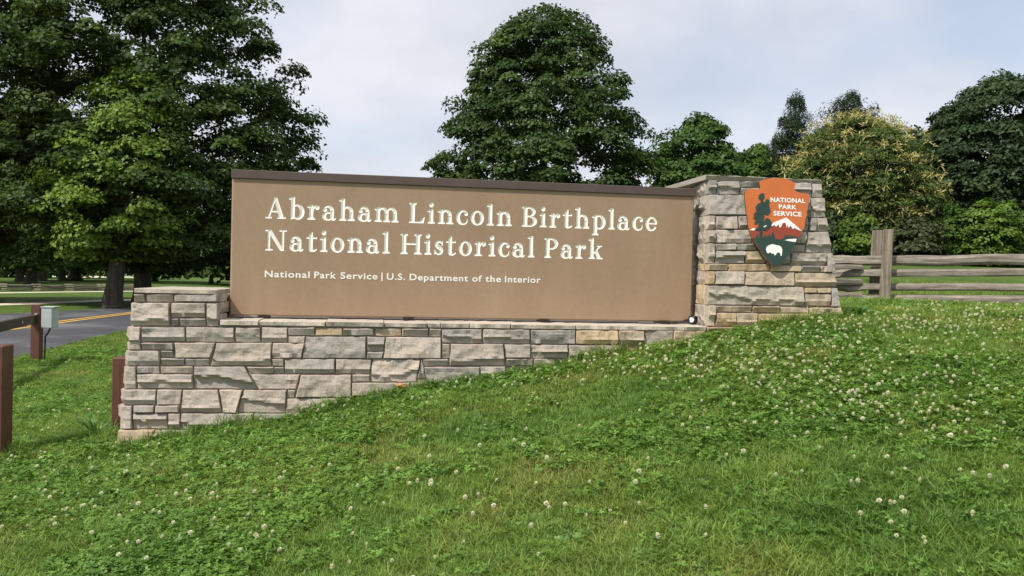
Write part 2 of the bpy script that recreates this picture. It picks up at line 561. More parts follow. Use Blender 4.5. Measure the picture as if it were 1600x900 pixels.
def offset_path(p, d):
    out = []
    for i, q in enumerate(p):
        t = (p[min(i+1, len(p)-1)] - p[max(i-1, 0)]).normalized()
        out.append(q + Vector((-t.y, t.x, 0)) * d)
    return out
for k, d in enumerate((-0.16, 0.16)):
    strip('yellow_line', offset_path(yel_p, d - 0.07), offset_path(yel_p, d + 0.07), 0.018, M['yellow'], kind=None, parent=road)
def far_path(pts, half, name):
    p = smooth_path([on_level(*q) for q in pts], 10)
    return strip(name, offset_path(p, half), offset_path(p, -half), 0.02, M['path'])
far_path([(-160, 481), (0, 476.3), (80, 473.5), (165, 470.2), (260, 467.5), (330, 466)], 0.85, 'near_path')
far_path([(-160, 460.5), (0, 458), (100, 456.6), (205, 455.4), (330, 454.5)], 0.75, 'far_path')
far_path([(60, 432.6), (110, 432.4), (165, 432.6), (230, 433)], 9.0, 'gravel_lot')

# ------------------------------------------------------------------ stone sign wall
wall = empty('stone_sign_base', W(2.4, 0.2, g1(*W(2.4, 0.2, 0).xy)),
             'long battered rubble stone wall with a low pedestal and a tall pillar carrying the sign', 'stone wall')
w_off = origin_of(wall)

def vnoise(u, v, seed):
    """cheap smooth value noise on arrays"""
    def h(i, j):
        x = np.sin(i * 127.1 + j * 311.7 + seed * 74.7) * 43758.5453
        return x - np.floor(x)
    i, j = np.floor(u), np.floor(v)
    a, b = u - i, v - j
    a, b = a*a*(3-2*a), b*b*(3-2*b)
    return (h(i, j)*(1-a) + h(i+1, j)*a)*(1-b) + (h(i, j+1)*(1-a) + h(i+1, j+1)*a)*b

def hexcol(r, g, b):
    f = lambda c: ((c/255)/12.92 if c <= 10 else ((c/255+0.055)/1.055)**2.4)
    return (f(r), f(g), f(b))

def stone(quad, fmap, seed, color, proud=0.032, depth=0.075, chip=None, name='stone', joint=0.0022, rough=1.0, cell=0.02, parent=None):
    """quad: 4 (a, z) corners TL, TR, BR, BL in face coordinates; fmap(a, z, h) -> world point.
    A split-faced block: irregular edges, rough face and a chipped ledge along its foot."""
    parent = parent or wall
    rg = np.random.default_rng(seed)
    q = np.array(quad, float)
    c = q.mean(0)
    w = 0.5 * (np.linalg.norm(q[1]-q[0]) + np.linalg.norm(q[2]-q[3]))
    h = 0.5 * (np.linalg.norm(q[3]-q[0]) + np.linalg.norm(q[2]-q[1]))
    # inset for the joint
    sx = np.array([[1, -1], [-1, -1], [-1, 1], [1, 1]]) * joint
    if quad[0][0] > quad[1][0]: sx[:, 0] *= -1
    q = q + sx
    nu = int(np.clip(round(w / cell), 4, 40)); nv = int(np.clip(round(h / cell), 3, 16))
    u = np.linspace(0, 1, nu + 1); v = np.linspace(0, 1, nv + 1)     # v: 0 top .. 1 foot
    # tighten the border rows so that edges are crisp
    e = min(0.3, 0.005 / max(w, 0.03)); u[1], u[-2] = e, 1 - e
    e2 = min(0.3, 0.005 / max(h, 0.03)); v[1], v[-2] = e2, 1 - e2
    U, V = np.meshgrid(u, v)
    P = (q[0][None, None]*((1-U)*(1-V))[..., None] + q[1][None, None]*(U*(1-V))[..., None]
         + q[2][None, None]*(U*V)[..., None] + q[3][None, None]*((1-U)*V)[..., None])
    xs, ys = U * w, V * h
    edge = np.minimum(np.minimum(xs, w - xs), np.minimum(ys, h - ys))
    # wobbly outline
    border = (edge < 1e-6)
    jit = (vnoise(xs*16 + seed, ys*16, seed) - 0.5) * 0.008 * rough
    P[..., 0] += np.where((U < 1e-6) | (U > 1-1e-6), jit, 0)
    P[..., 1] += np.where((V < 1e-6) | (V > 1-1e-6), jit * 0.8, 0)
    H = proud * rg.uniform(0.75, 1.25) + rough * (0.024*(vnoise(xs*7, ys*9, seed+3)-0.5) + 0.015*(vnoise(xs*19, ys*23, seed+5)-0.5)
         + 0.007*(vnoise(xs*47, ys*53, seed+9)-0.5))
    # tilt of the split face
    H += rough * ((U-0.5)*rg.uniform(-0.012, 0.012) + (V-0.5)*rg.uniform(-0.014, 0.002))
    ck = rg.uniform(0, 1) < 0.78 if chip is None else chip
    if ck and h > 0.05:
        lv = rg.uniform(0.14, 0.42)
        amp = rg.uniform(0.10, 0.24)
        curve = 1 - lv*(1 + 0.5*np.sin(u*w*4+seed)) - amp*(np.abs(vnoise(u*w*5.5 + 7, u*0, seed+11)*2-1) - 0.45) - 0.06*(vnoise(u*w*22, u*0, seed+12)-0.5)
        below = np.clip((V - curve[None, :]) / 0.05, 0, 1)
        dep = rg.uniform(0.018, 0.040)
        H -= dep * below * (0.55 + 0.45*np.clip((V-curve[None, :])/0.3, 0, 1))
        H += 0.012 * np.exp(-((V-curve[None, :]+0.06)/0.09)**2)
    H = np.maximum(H, 0.004)
    H = np.where(border, np.minimum(H, proud) * 0.72, H)
    wv = []
    for jj in range(nv+1):
        for kk in range(nu+1):
            wv.append(fmap(P[jj, kk, 0], P[jj, kk, 1], H[jj, kk]))
    n0 = len(wv)
    ring = [(0, k) for k in range(nu+1)] + [(j, nu) for j in range(1, nv+1)] + [(nv, k) for k in range(nu-1, -1, -1)] + [(j, 0) for j in range(nv-1, 0, -1)]
    ridx = [j*(nu+1)+k for j, k in ring]
    for j, k in ring:
        wv.append(fmap(P[j, k, 0], P[j, k, 1], -depth))
    faces = []
    for j in range(nv):
        for k in range(nu):
            a = j*(nu+1)+k
            faces.append([a, a+nu+1, a+nu+2, a+1])
    m = len(ring)
    for i in range(m):
        faces.append([ridx[i], ridx[(i+1) % m], n0+(i+1) % m, n0+i])
    faces.append([n0+i for i in range(m)])
    wv = np.array([tuple(p) for p in wv])
    ctr = wv.mean(0)
    me = mesh_np(name, wv - ctr, faces, M['stone'])
    o = add(name, me, parent, loc=Vector(ctr) - w_off)
    o.color = (color[0], color[1], color[2], 1)
    return o

def f_front(s, z, h): return W(s, T_front(z) + h, z)

GREY = [(0.43, 0.372, 0.318), (0.39, 0.345, 0.30), (0.45, 0.388, 0.33), (0.365, 0.33, 0.292), (0.41, 0.355, 0.298)]
TAN = [(0.47, 0.372, 0.25), (0.44, 0.36, 0.265), (0.49, 0.372, 0.235), (0.42, 0.36, 0.285)]
DARK = [(0.33, 0.308, 0.28), (0.37, 0.338, 0.30), (0.41, 0.366, 0.318)]
sid = [100]
def S(xtl, xtr, yt, xbl, xbr, yb, pal=GREY, dyt=0.0, dyb=0.0, **k):
    """front stone traced in photo pixels: top edge xtl..xtr at yt, bottom edge xbl..xbr at yb"""
    sid[0] += 1
    rg = random.Random(sid[0])
    c = rg.choice(pal); b = rg.uniform(0.9, 1.08)
    q = [px_front(xtl, yt), px_front(xtr, yt+dyt), px_front(xbr, yb+dyb), px_front(xbl, yb)]
    return stone(q, f_front, sid[0], tuple(x*b for x in c), **k)
def B(x0, x1, y0, y1, pal=GREY, **k): return S(x0, x1, y0, x0, x1, y1, pal, **k)

# pedestal
for a in [(210.5, 227, 459.5, 471.5), (229, 272, 459.5, 471.5), (273.5, 340, 459.5, 471.5)]: B(*a)
S(208.5, 266, 473, 205, 266.5, 508.5)
B(268.5, 322, 473.5, 496); B(269.5, 280, 497.5, 509.5); B(281.5, 322, 497.5, 509.5); B(323.5, 341.5, 473.5, 509.5)
# course under the ledge
S(204, 220.5, 510.5, 201.5, 220.5, 546.5); B(222.5, 290, 511, 533.5); B(291.5, 366.5, 511, 534); B(368, 407.5, 511.5, 534.5); B(409, 449.5, 511.5, 535)
B(451, 491, 511.5, 524); B(451, 477, 525.3, 536); B(492.5, 535, 512.5, 524.5, TAN, proud=0.008); B(536, 584, 513, 524.5)
B(585.5, 627, 513, 524.5, TAN, proud=0.006); B(628, 669, 513, 525.5); B(670.3, 689, 513.5, 525.5)
B(690.5, 752.5, 514, 536, DARK); B(753.8, 827, 514.5, 537, DARK); B(828.5, 898, 515, 537.5, DARK); B(899, 964.5, 516, 537.5, TAN)
B(965.5, 1005.3, 516.3, 538.3, TAN); B(1006.5, 1050.5, 516.3, 539); B(1051.6, 1100, 516.5, 541, TAN)
# second course
B(221.5, 272, 535, 546.7); S(273, 337, 535, 275.5, 328.5, 559); S(339, 424.5, 535.5, 329.5, 424, 571.5)
S(426, 476.5, 536, 426, 471, 559.5); S(478, 572, 525.8, 473, 571.5, 560, DARK); S(573, 602, 526, 573, 599.5, 548.3); S(573, 599, 549.5, 573, 597, 560)
S(603.5, 689, 526.5, 598.5, 688.5, 560); B(690.3, 702.5, 537, 560); S(704, 785.5, 537, 702, 788.5, 571)
S(787, 828, 538, 789.5, 828, 559); B(790.5, 832.5, 560, 571); B(829.5, 886.3, 538.5, 559.3); S(887.5, 965, 539, 887.5, 965, 563)
B(834, 866, 560.3, 573, TAN, proud=0.012)
# third course
S(201, 250, 547.5, 198.5, 250, 571); B(253, 271.5, 547.5, 558.3); B(252.5, 289, 559.5, 571); S(290, 328.5, 559.8, 290, 326.5, 571)
B(425.5, 444, 560.7, 572); B(445.3, 523, 560.7, 583.5); S(524.3, 581, 561, 524.3, 578, 583.8)
S(582, 657, 561, 579, 650, 596.3); S(658, 659.5, 561, 652, 664.5, 590, proud=0.02); B(660.5, 700, 561, 571.7); S(662, 749, 573, 666.5, 749, 596); B(750.3, 789, 572, 590)
# fourth course
S(197.5, 213.5, 572, 195, 213.5, 607.3); B(215.3, 250, 572, 583); B(252.5, 303, 572, 583.3); B(215.3, 302, 584.3, 607)
S(304, 383, 572.3, 304, 403, 607.5); S(385.5, 428, 572.7, 390, 428, 583.5); B(429, 444, 573, 583.5); S(392, 469, 584.5, 405.5, 462, 608)
S(470.5, 549, 585, 462.8, 548.5, 620.3); B(550.3, 577.5, 585, 596.3); S(550.3, 640, 597.5, 550.3, 640, 618); B(641, 665, 597.3, 612)
# fifth course
S(194.5, 245, 608.3, 191, 244.5, 632); S(246.5, 286, 608.3, 246.5, 282, 632); S(287, 341.5, 608.3, 283, 347.5, 644.3)
S(343, 379.8, 608.5, 349, 369.8, 644.5); S(381.3, 448, 608.8, 371.3, 446.5, 644.5); S(449.5, 462, 609, 449, 460, 620.7); S(448.5, 548, 621.8, 447.8, 548, 646)
# foot courses
S(190.5, 208, 633, 187.5, 207.5, 669.5); B(209.5, 242, 633, 644); B(243.5, 280.5, 633, 644); B(209, 262.5, 645, 669.5); B(263.8, 282.5, 645, 669.5)
B(283.6, 396, 645.3, 670); S(397, 470, 645.5, 397, 470, 668)
S(187, 243, 670.5, 184, 243, 704, TAN, proud=0.05); S(244.3, 345, 670.8, 244.3, 345, 700, TAN, proud=0.045)
# pillar, top to foot
P1 = DARK
B(1105, 1118, 282.6, 303.3, P1); B(1119.5, 1154.5, 283.5, 304, P1); B(1155.7, 1187, 284, 293.3, P1); B(1155.7, 1187, 294.3, 304.5, P1)
B(1188, 1267, 285, 306, P1, dyt=1, dyb=1); S(1268.3, 1281.5, 287, 1268.3, 1284, 308, P1)
S(1105, 1170.5, 304.8, 1105, 1170.5, 336, P1); B(1171.5, 1264.5, 306, 338, P1, dyt=2, dyb=1.5); S(1265.7, 1284.5, 309.5, 1265.7, 1288.5, 339.7, P1)
B(1105, 1115.8, 337, 358, GREY); B(1116.8, 1151.3, 337.3, 358.4, GREY); B(1152.3, 1200, 338, 358.8, P1); B(1201, 1262, 339, 360.5, P1); B(1263, 1274, 340.5, 361.3, P1); S(1275, 1288.8, 340.8, 1275, 1292, 361.5, P1)
B(1105, 1115.5, 359, 379.3, GREY); B(1116.5, 1173.5, 359.5, 380, GREY); B(1174.5, 1226, 360.5, 380.6); B(1227, 1257, 361.7, 381); S(1258.2, 1292.3, 362.3, 1258.2, 1299, 395)
B(1105, 1115.8, 380.3, 411, GREY); B(1117, 1148.5, 381, 391); B(1149.5, 1182, 381.2, 391.2); B(1183, 1226, 381.6, 392); B(1227, 1257, 382.2, 392.6, proud=0.02)
B(1117, 1162.3, 392, 411.6, P1); B(1163.3, 1196, 392.3, 412, TAN); B(1197, 1232, 393, 413, GREY); B(1233.5, 1289.3, 395.6, 414.4, P1); S(1290.3, 1299.3, 396, 1290.3, 1304, 425.5, GREY)
B(1105, 1136.5, 412.2, 422.7, TAN); B(1137.5, 1201.5, 412.8, 423.5, TAN); B(1202.7, 1249, 414.6, 424.6, TAN); B(1250.7, 1279, 415.4, 425.3, P1); B(1280, 1289.3, 415.6, 425.6, GREY)
B(1105, 1115.3, 423.8, 444, TAN); B(1116.3, 1161.5, 424, 444.4, GREY); B(1162.5, 1239.5, 424.7, 446, TAN, dyb=0.8); S(1240.7, 1303.8, 426.6, 1240.7, 1306.5, 448, TAN)
B(1105, 1254.5, 446, 476, [(0.42, 0.375, 0.30)], dyt=2, dyb=2, chip=True); B(1256, 1274, 449.3, 457.8, TAN); B(1275, 1295.7, 449.6, 458.2, TAN); B(1256, 1295.7, 459.3, 478, TAN); S(1296.8, 1307, 449.8, 1296.8, 1310.5, 479.3, GREY)
B(1105, 1116.5, 477, 509.5, TAN); B(1117.5, 1173.5, 477.6, 487.6, TAN); B(1174.5, 1216.5, 478.4, 488.3, TAN); B(1217.5, 1262, 479.5, 489, TAN); S(1263.2, 1310.8, 480.3, 1263.2, 1313.5, 497, TAN, proud=0.05)
B(1117.5, 1148.3, 488.8, 509, TAN); B(1149.3, 1182, 489.3, 510, TAN); B(1183, 1261.5, 490, 508, TAN)
S(1103, 1182, 511, 1103, 1182, 521, TAN, proud=0.045)

# faces at right angles: the pillar's left flank, the pedestal's inner flank, and the two outer ends
sA, zA = px_front(1105, 283); sB, zB = px_front(1105, 510)
SKEW = 0.17          # the pillar narrows a little towards its back
def s_pl(z): return sA + (sB - sA) * (zA - z) / (zA - zB)
sC, zC = px_front(1281, 287); sD, zD = px_front(1313, 492)
def s_pr(z): return sC + (sD - sC) * (zC - z) / (zC - zD)
sE, zE = px_front(211, 459); sF, zF = px_front(184, 704)
def s_el(z): return sE + (sF - sE) * (zE - z) / (zE - zF)
sPed = px_front(340.5, 480)[0]
T_BACK = -0.75
def f_pl(a, z, h): return W(s_pl(z) + SKEW*a - h, T_front(z) - a, z)
def f_pr(a, z, h): return W(s_pr(z) + h, T_front(z) - a, z)
def f_el(a, z, h): return W(s_el(z) - h, T_front(z) - a, z)
def f_pd(a, z, h): return W(sPed + h, T_front(z) - a, z)
def flank(fmap, rows, a_end, pal, seed, lens=(0.22, 0.5), a0=0.03, flip=False, proud=0.022):
    rg = random.Random(seed)
    for zt, zb_ in rows:
        a = a0
        while a < a_end - 0.02:
            b = min(a_end, a + rg.uniform(*lens))
            if a_end - b < 0.12: b = a_end
            sid[0] += 1
            c = rg.choice(pal); k = rg.uniform(0.9, 1.08)
            q = [(b, zt), (a, zt), (a, zb_), (b, zb_)]
            if flip: q = [(a, zt), (b, zt), (b, zb_), (a, zb_)]
            stone(q, fmap, sid[0], tuple(x*k for x in c), proud=proud, cell=0.026)
            a = b
pil_rows = [px_front(1104, y)[1] for y in (282.6, 304.2, 336.5, 358.6, 380, 411.6, 423.2, 445, 476.5, 511)]
prow = list(zip(pil_rows[:-1], pil_rows[1:]))
flank(f_pl, prow[:1], 0.95, DARK, 5, proud=0.016); flank(f_pl, prow[1:5], 0.95, GREY+DARK, 6, proud=0.016); flank(f_pl, prow[5:], 0.95, TAN+GREY, 7, proud=0.016)
flank(f_pr, prow, 0.95, GREY+TAN, 8, flip=True)
ped_rows = [px_front(340, y)[1] for y in (459.3, 472.3, 491, 509.5)]
flank(f_pd, list(zip(ped_rows[:-1], ped_rows[1:])), 0.95, GREY, 9, (0.18, 0.42), flip=True)
end_rows = [px_front(210, y)[1] for y in (459.3, 472.3, 509.8, 534, 547, 571.5, 607.5, 632.5, 670)]
flank(f_el, list(zip(end_rows[:-1], end_rows[1:])), 0.95, GREY, 10)

# mortar core, a little behind the stone faces
zLedge = EYE - 0.372
Z_FOOT = EYE - 1.85
z_pt = px_front(1104, 282.6)[1]; z_pd = px_front(300, 459)[1]
core = MB()
def core_block(sl0, sl1, sr0, sr1, z0, z1, rec=0.012, sk=0.0):
    """prism between bottom z0 and top z1; sl*, sr* left and right limits at bottom and top"""
    tb = T_BACK
    p = [W(sl0, T_front(z0)-rec, z0), W(sr0, T_front(z0)-rec, z0), W(sr0, tb, z0), W(sl0+sk, tb, z0),
         W(sl1, T_front(z1)-rec, z1), W(sr1, T_front(z1)-rec, z1), W(sr1, tb, z1), W(sl1+sk, tb, z1)]
    core.quadbox(p)
rc = 0.012
core_block(s_el(Z_FOOT)+rc, s_el(z_pd)+rc, sPed-rc, sPed-rc, Z_FOOT, z_pd-0.004)
core_block(sPed-rc*0.5, sPed-rc*0.5, s_pl(zLedge)+0.02, s_pl(zLedge)+0.02, Z_FOOT, zLedge-0.03, rec=0.0125)
core_block(s_pl(Z_FOOT)+rc, s_pl(z_pt)+rc, s_pr(Z_FOOT)-rc, s_pr(z_pt)-rc, Z_FOOT, z_pt-0.004, rec=0.013, sk=SKEW*0.95)
core.build('mortar_core', M['mortar'], wall)

# capping slabs: pedestal, ledge under the sign, pillar
def cap(x0, x1, y0, y1, depth, pal, chip=True, over=0.03, yr=0.0, rough=0.9, sl=None, sr=None, ztop=None, zbot=None):
    sid[0] += 1
    rg = random.Random(sid[0]); c = rg.choice(pal); k = rg.uniform(0.95, 1.08)
    a, zt = px_front(x0, y0); b, _ = px_front(x1, y0); _, zb2 = px_front(x0, y1)
    if sl is not None: a = sl
    if sr is not None: b = sr
    if ztop is not None: zt = ztop
    if zbot is not None: zb2 = zbot
    return stone([(a, zt), (b, zt), (b, zb2), (a, zb2)], lambda s, z, h: W(s, T_front(0.5*(zt+zb2)) + h, z), sid[0], tuple(x*k for x in c),
                 proud=over, depth=depth, chip=chip, name='capstone', joint=0.003, rough=rough, cell=0.022)
cap(210.5, 341.5, 449.5, 458.3, 1.10, [(0.44, 0.395, 0.33)], chip=False, rough=0.6)
lx = [343, 405, 509, 600, 667, 688.3, 733, 797, 898.5, 1068, 1101.5]
for i in range(len(lx)-1):
    cap(lx[i], lx[i+1], 503, 511, 1.05, [(0.47, 0.42, 0.35), (0.45, 0.40, 0.335)], over=0.035,
        sl=(sPed + 0.022 if i == 0 else None), sr=(s_pl(zLedge) - 0.02 if i == len(lx)-2 else None),
        ztop=zLedge + random.Random(i).uniform(-0.003, 0.003), zbot=zLedge - 0.046)
zct = px_front(1104, 273.3)[1]
scl = px_front(1103, 278)[0] - 0.02; scr = px_front(1281, 283)[0] + 0.005
sm = px_front(1190, 278)[0]
for a, b in ((scl, sm), (sm, scr)):
    cap(0, 0, 0, 0, 1.02, DARK, over=0.03, sl=a, sr=b, ztop=zct, zbot=z_pt+0.003)

# ------------------------------------------------------------------ glyphs (a bold old-style serif drawn from strokes)
CELL = 0.032
class Gl:
    def __init__(s, w):
        s.w = w
        s.x = np.arange(-0.28, w + 0.29, CELL); s.y = np.arange(-0.52, 1.60, CELL)
        s.X, s.Y = np.meshgrid(s.x, s.y)
        s.F = np.full(s.X.shape, -1.0)
    def poly(s, pts):                                   # convex, any winding
        p = np.array(pts, float)
        if np.sum(p[:, 0]*np.roll(p[:, 1], -1) - np.roll(p[:, 0], -1)*p[:, 1]) < 0: p = p[::-1]
        f = np.full(s.X.shape, 9.0)
        for i in range(len(p)):
            a, b = p[i], p[(i+1) % len(p)]
            d = (b-a)/np.linalg.norm(b-a)
            f = np.minimum(f, d[0]*(s.Y-a[1]) - d[1]*(s.X-a[0]))
        return f
    def rect(s, x0, x1, y0, y1): return s.poly([(x0, y0), (x1, y0), (x1, y1), (x0, y1)])
    def ell(s, cx, cy, rx, ry):
        return (1 - np.sqrt(((s.X-cx)/rx)**2 + ((s.Y-cy)/ry)**2)) * min(rx, ry)
    def stroke(s, pts, rad):
        f = np.full(s.X.shape, -1.0)
        pts = np.array(pts, float); rad = np.array(rad, float)
        t = np.linspace(0, len(pts)-1, 60); i = np.arange(len(pts))
        # catmull smoothing through dense interpolation
        px_, py_, pr = np.interp(t, i, pts[:, 0]), np.interp(t, i, pts[:, 1]), np.interp(t, i, rad)
        for _ in range(3):
            px_[1:-1] = (px_[:-2]+2*px_[1:-1]+px_[2:])/4; py_[1:-1] = (py_[:-2]+2*py_[1:-1]+py_[2:])/4
        for a, b, r in zip(px_, py_, pr): f = np.maximum(f, r - np.hypot(s.X-a, s.Y-b))
        return f
    def add(s, *fs):
        for f in fs: s.F = np.maximum(s.F, f)
        return s
    def stem(s, x0, y0, y1, w=0.27): return s.add(s.rect(x0, x0+w, y0, y1))
    def foot(s, x0, x1, y, up=True, ext=0.13, th=0.095):
        k = 1 if up else -1
        s.add(s.rect(x0-ext, x1+ext, min(y, y+k*th), max(y, y+k*th)))
        s.add(s.poly([(x0-ext*0.6, y+k*th*0.6), (x1+ext*0.6, y+k*th*0.6), (x1, y+k*0.21), (x0, y+k*0.21)]))
        return s
    def flag(s, x0, y):
        s.add(s.poly([(x0-0.15, y-0.16), (x0-0.15, y-0.10), (x0+0.20, y+0.03), (x0+0.20, y-0.25)]))
        return s
def diff(a, b): return np.minimum(a, -b)
def inter(*a):
    r = a[0]
    for x in a[1:]: r = np.minimum(r, x)
    return r
CAPH, ASC = 1.40, 1.50
def glyph(ch):
    big = lambda g, x0, x1, y0, y1: g.rect(x0, x1, y0, y1)
    if ch in 'nhm':
        g = Gl({'n': 1.16, 'h': 1.16, 'm': 1.80}[ch])
        top = ASC if ch == 'h' else 0.98
        g.stem(0.13, 0, top); g.flag(0.13, top); g.foot(0.13, 0.40, 0)
        for k in range(2 if ch == 'm' else 1):
            dx = 0.64*k
            g.add(inter(diff(g.ell(0.62+dx, 0.58, 0.42, 0.43), g.ell(0.57+dx, 0.54, 0.20, 0.33)), g.rect(0.3+dx, 2.2, 0.56, 1.3)))
            g.stem(0.77+dx, 0, 0.6); g.foot(0.77+dx, 1.04+dx, 0)
        return g
    if ch == 'i':
        g = Gl(0.54); g.stem(0.13, 0, 0.98); g.flag(0.13, 0.98); g.foot(0.13, 0.40, 0); return g.add(g.ell(0.25, 1.30, 0.165, 0.165))
    if ch == 'l':
        g = Gl(0.54); g.stem(0.13, 0, ASC); g.flag(0.13, ASC); return g.foot(0.13, 0.40, 0)
    if ch == 'r':
        g = Gl(0.84); g.stem(0.13, 0, 0.98); g.flag(0.13, 0.98); g.foot(0.13, 0.40, 0, ext=0.15)
        return g.add(g.stroke([(0.38, 0.66), (0.46, 0.84), (0.58, 0.93), (0.68, 0.90)], [0.05, 0.06, 0.07, 0.09]), g.ell(0.70, 0.83, 0.15, 0.15))
    if ch == 'b':
        g = Gl(1.14); g.stem(0.12, 0.04, ASC); g.flag(0.12, ASC)
        g.add(inter(diff(g.ell(0.60, 0.49, 0.50, 0.52), g.ell(0.53, 0.49, 0.25, 0.41)), g.rect(0.20, 2, -1, 2)))
        return g.add(g.poly([(0.12, -0.02), (0.20, -0.02), (0.39, 0.12), (0.12, 0.2)]))
    if ch == 'p':
        g = Gl(1.16); g.stem(0.13, -0.46, 0.98); g.flag(0.13, 0.98); g.foot(0.13, 0.40, -0.46)
        return g.add(inter(diff(g.ell(0.60, 0.49, 0.50, 0.52), g.ell(0.54, 0.49, 0.25, 0.41)), g.rect(0.22, 2, -1, 2)))
    if ch == 'o':
        g = Gl(1.08); return g.add(diff(g.ell(0.54, 0.49, 0.51, 0.52), g.ell(0.54, 0.49, 0.235, 0.42)))
    if ch == 'c':
        g = Gl(0.96)
        r = diff(g.ell(0.52, 0.49, 0.49, 0.52), g.ell(0.60, 0.49, 0.29, 0.41))
        r = diff(r, g.poly([(0.60, 0.50), (1.4, 0.20), (1.4, 0.80), (0.9, 0.72), (0.70, 0.62)]))
        return g.add(diff(r, g.rect(0.90, 2, 0, 1)), g.ell(0.79, 0.75, 0.135, 0.135))
    if ch == 'e':
        g = Gl(1.0)
        r = diff(g.ell(0.52, 0.49, 0.49, 0.52), g.ell(0.56, 0.49, 0.255, 0.41))
        r = diff(r, g.poly([(0.56, 0.49), (1.4, 0.49), (1.4, 0.22), (0.88, 0.26)]))
        return g.add(r, inter(g.rect(0.2, 0.98, 0.47, 0.57), g.ell(0.52, 0.49, 0.49, 0.52)))
    if ch == 'a':
        g = Gl(1.06)
        g.add(inter(diff(g.ell(0.49, 0.62, 0.40, 0.39), g.ell(0.42, 0.60, 0.20, 0.28)), g.rect(-1, 2, 0.66, 2)))
        g.stem(0.62, 0.10, 0.68, 0.27)
        g.add(g.ell(0.24, 0.70, 0.135, 0.135))
        g.add(inter(diff(g.ell(0.44, 0.27, 0.40, 0.30), g.ell(0.50, 0.27, 0.185, 0.19)), g.rect(-1, 0.72, -1, 2)))
        return g.add(g.stroke([(0.76, 0.14), (0.82, 0.06), (0.92, 0.05), (1.02, 0.12)], [0.12, 0.085, 0.06, 0.03]))
    if ch == 's':
        g = Gl(0.82)
        g.add(g.stroke([(0.66, 0.80), (0.50, 0.93), (0.28, 0.90), (0.20, 0.74), (0.32, 0.58), (0.52, 0.46), (0.64, 0.30), (0.56, 0.10), (0.34, 0.04), (0.14, 0.18)],
                       [0.05, 0.06, 0.085, 0.125, 0.14, 0.14, 0.125, 0.085, 0.06, 0.05]))
        return g.add(g.poly([(0.64, 0.66), (0.71, 0.66), (0.70, 0.98), (0.62, 0.90)]), g.poly([(0.06, 0.02), (0.14, 0.06), (0.15, 0.34), (0.08, 0.34)]))
    if ch == 't':
        g = Gl(0.80); g.stem(0.18, 0.18, 1.16); g.add(g.poly([(0.18, 1.0), (0.45, 1.0), (0.45, 1.32), (0.38, 1.32), (0.18, 1.12)]))
        g.add(g.rect(0.0, 0.76, 0.87, 0.98))
        return g.add(g.stroke([(0.315, 0.28), (0.33, 0.12), (0.46, 0.06), (0.60, 0.06), (0.74, 0.15)], [0.135, 0.13, 0.085, 0.06, 0.035]))
    if ch == 'k':
        g = Gl(1.16); g.stem(0.13, 0, ASC); g.flag(0.13, ASC); g.foot(0.13, 0.40, 0, ext=0.12)
        g.add(g.poly([(0.38, 0.44), (0.44, 0.36), (0.98, 0.90), (0.86, 0.93)]), g.rect(0.70, 1.10, 0.885, 0.98))
        return g.add(g.poly([(0.46, 0.56), (0.68, 0.70), (1.08, 0.0), (0.76, 0.0)]), g.rect(0.68, 1.18, 0.0, 0.09))
    if ch == 'A':
        g = Gl(1.46)
        g.add(g.poly([(0.14, 0), (0.29, 0), (0.76, 1.40), (0.66, 1.40)]), g.poly([(0.60, 1.42), (0.82, 1.42), (1.36, 0), (1.02, 0)]))
        g.add(g.rect(0.34, 1.05, 0.42, 0.53), g.rect(0.0, 0.46, 0, 0.09), g.rect(0.88, 1.48, 0, 0.09))
        return g
    if ch == 'N':
        g = Gl(1.58)
        g.add(g.rect(0.20, 0.34, 0, 1.36), g.rect(1.22, 1.36, 0.0, 1.36), g.poly([(0.12, 1.40), (0.42, 1.40), (1.36, 0.0), (1.20, -0.03), (1.06, 0.06)]))
        return g.add(g.rect(0.0, 0.42, 1.31, 1.40), g.rect(0.02, 0.54, 0, 0.09), g.rect(1.02, 1.56, 1.31, 1.40))
    if ch == 'H':
        g = Gl(1.66)
        for x in (0.15, 1.21):
            g.stem(x, 0, CAPH, 0.29); g.foot(x, x+0.29, 0); g.foot(x, x+0.29, CAPH, False)
        return g.add(g.rect(0.4, 1.3, 0.66, 0.77))
    if ch == 'L':
        g = Gl(1.22); g.stem(0.15, 0, CAPH, 0.29); g.foot(0.15, 0.44, CAPH, False); g.add(g.rect(0.02, 1.12, 0, 0.10))
        return g.add(g.poly([(0.80, 0.08), (1.12, 0.0), (1.20, 0.42), (1.12, 0.42)]))
    if ch == 'P':
        g = Gl(1.22); g.stem(0.15, 0, CAPH, 0.29); g.foot(0.15, 0.44, 0); g.add(g.rect(0.02, 0.6, 1.305, 1.40))
        return g.add(inter(diff(g.ell(0.58, 1.0, 0.58, 0.40), g.ell(0.56, 1.0, 0.30, 0.30)), g.rect(0.42, 2, 0, 2)),
                     g.rect(0.40, 0.60, 0.60, 0.70))
    if ch == 'B':
        g = Gl(1.30); g.stem(0.15, 0, CAPH, 0.29); g.add(g.rect(0.02, 0.62, 1.305, 1.40), g.rect(0.02, 0.66, 0, 0.095), g.rect(0.4, 0.66, 0.70, 0.79))
        g.add(inter(diff(g.ell(0.60, 1.06, 0.50, 0.34), g.ell(0.58, 1.05, 0.24, 0.25)), g.rect(0.42, 2, 0, 2)))
        return g.add(inter(diff(g.ell(0.64, 0.39, 0.58, 0.39), g.ell(0.60, 0.39, 0.31, 0.295)), g.rect(0.42, 2, -1, 2)))
GROOVE = 0.42
_gc = {}
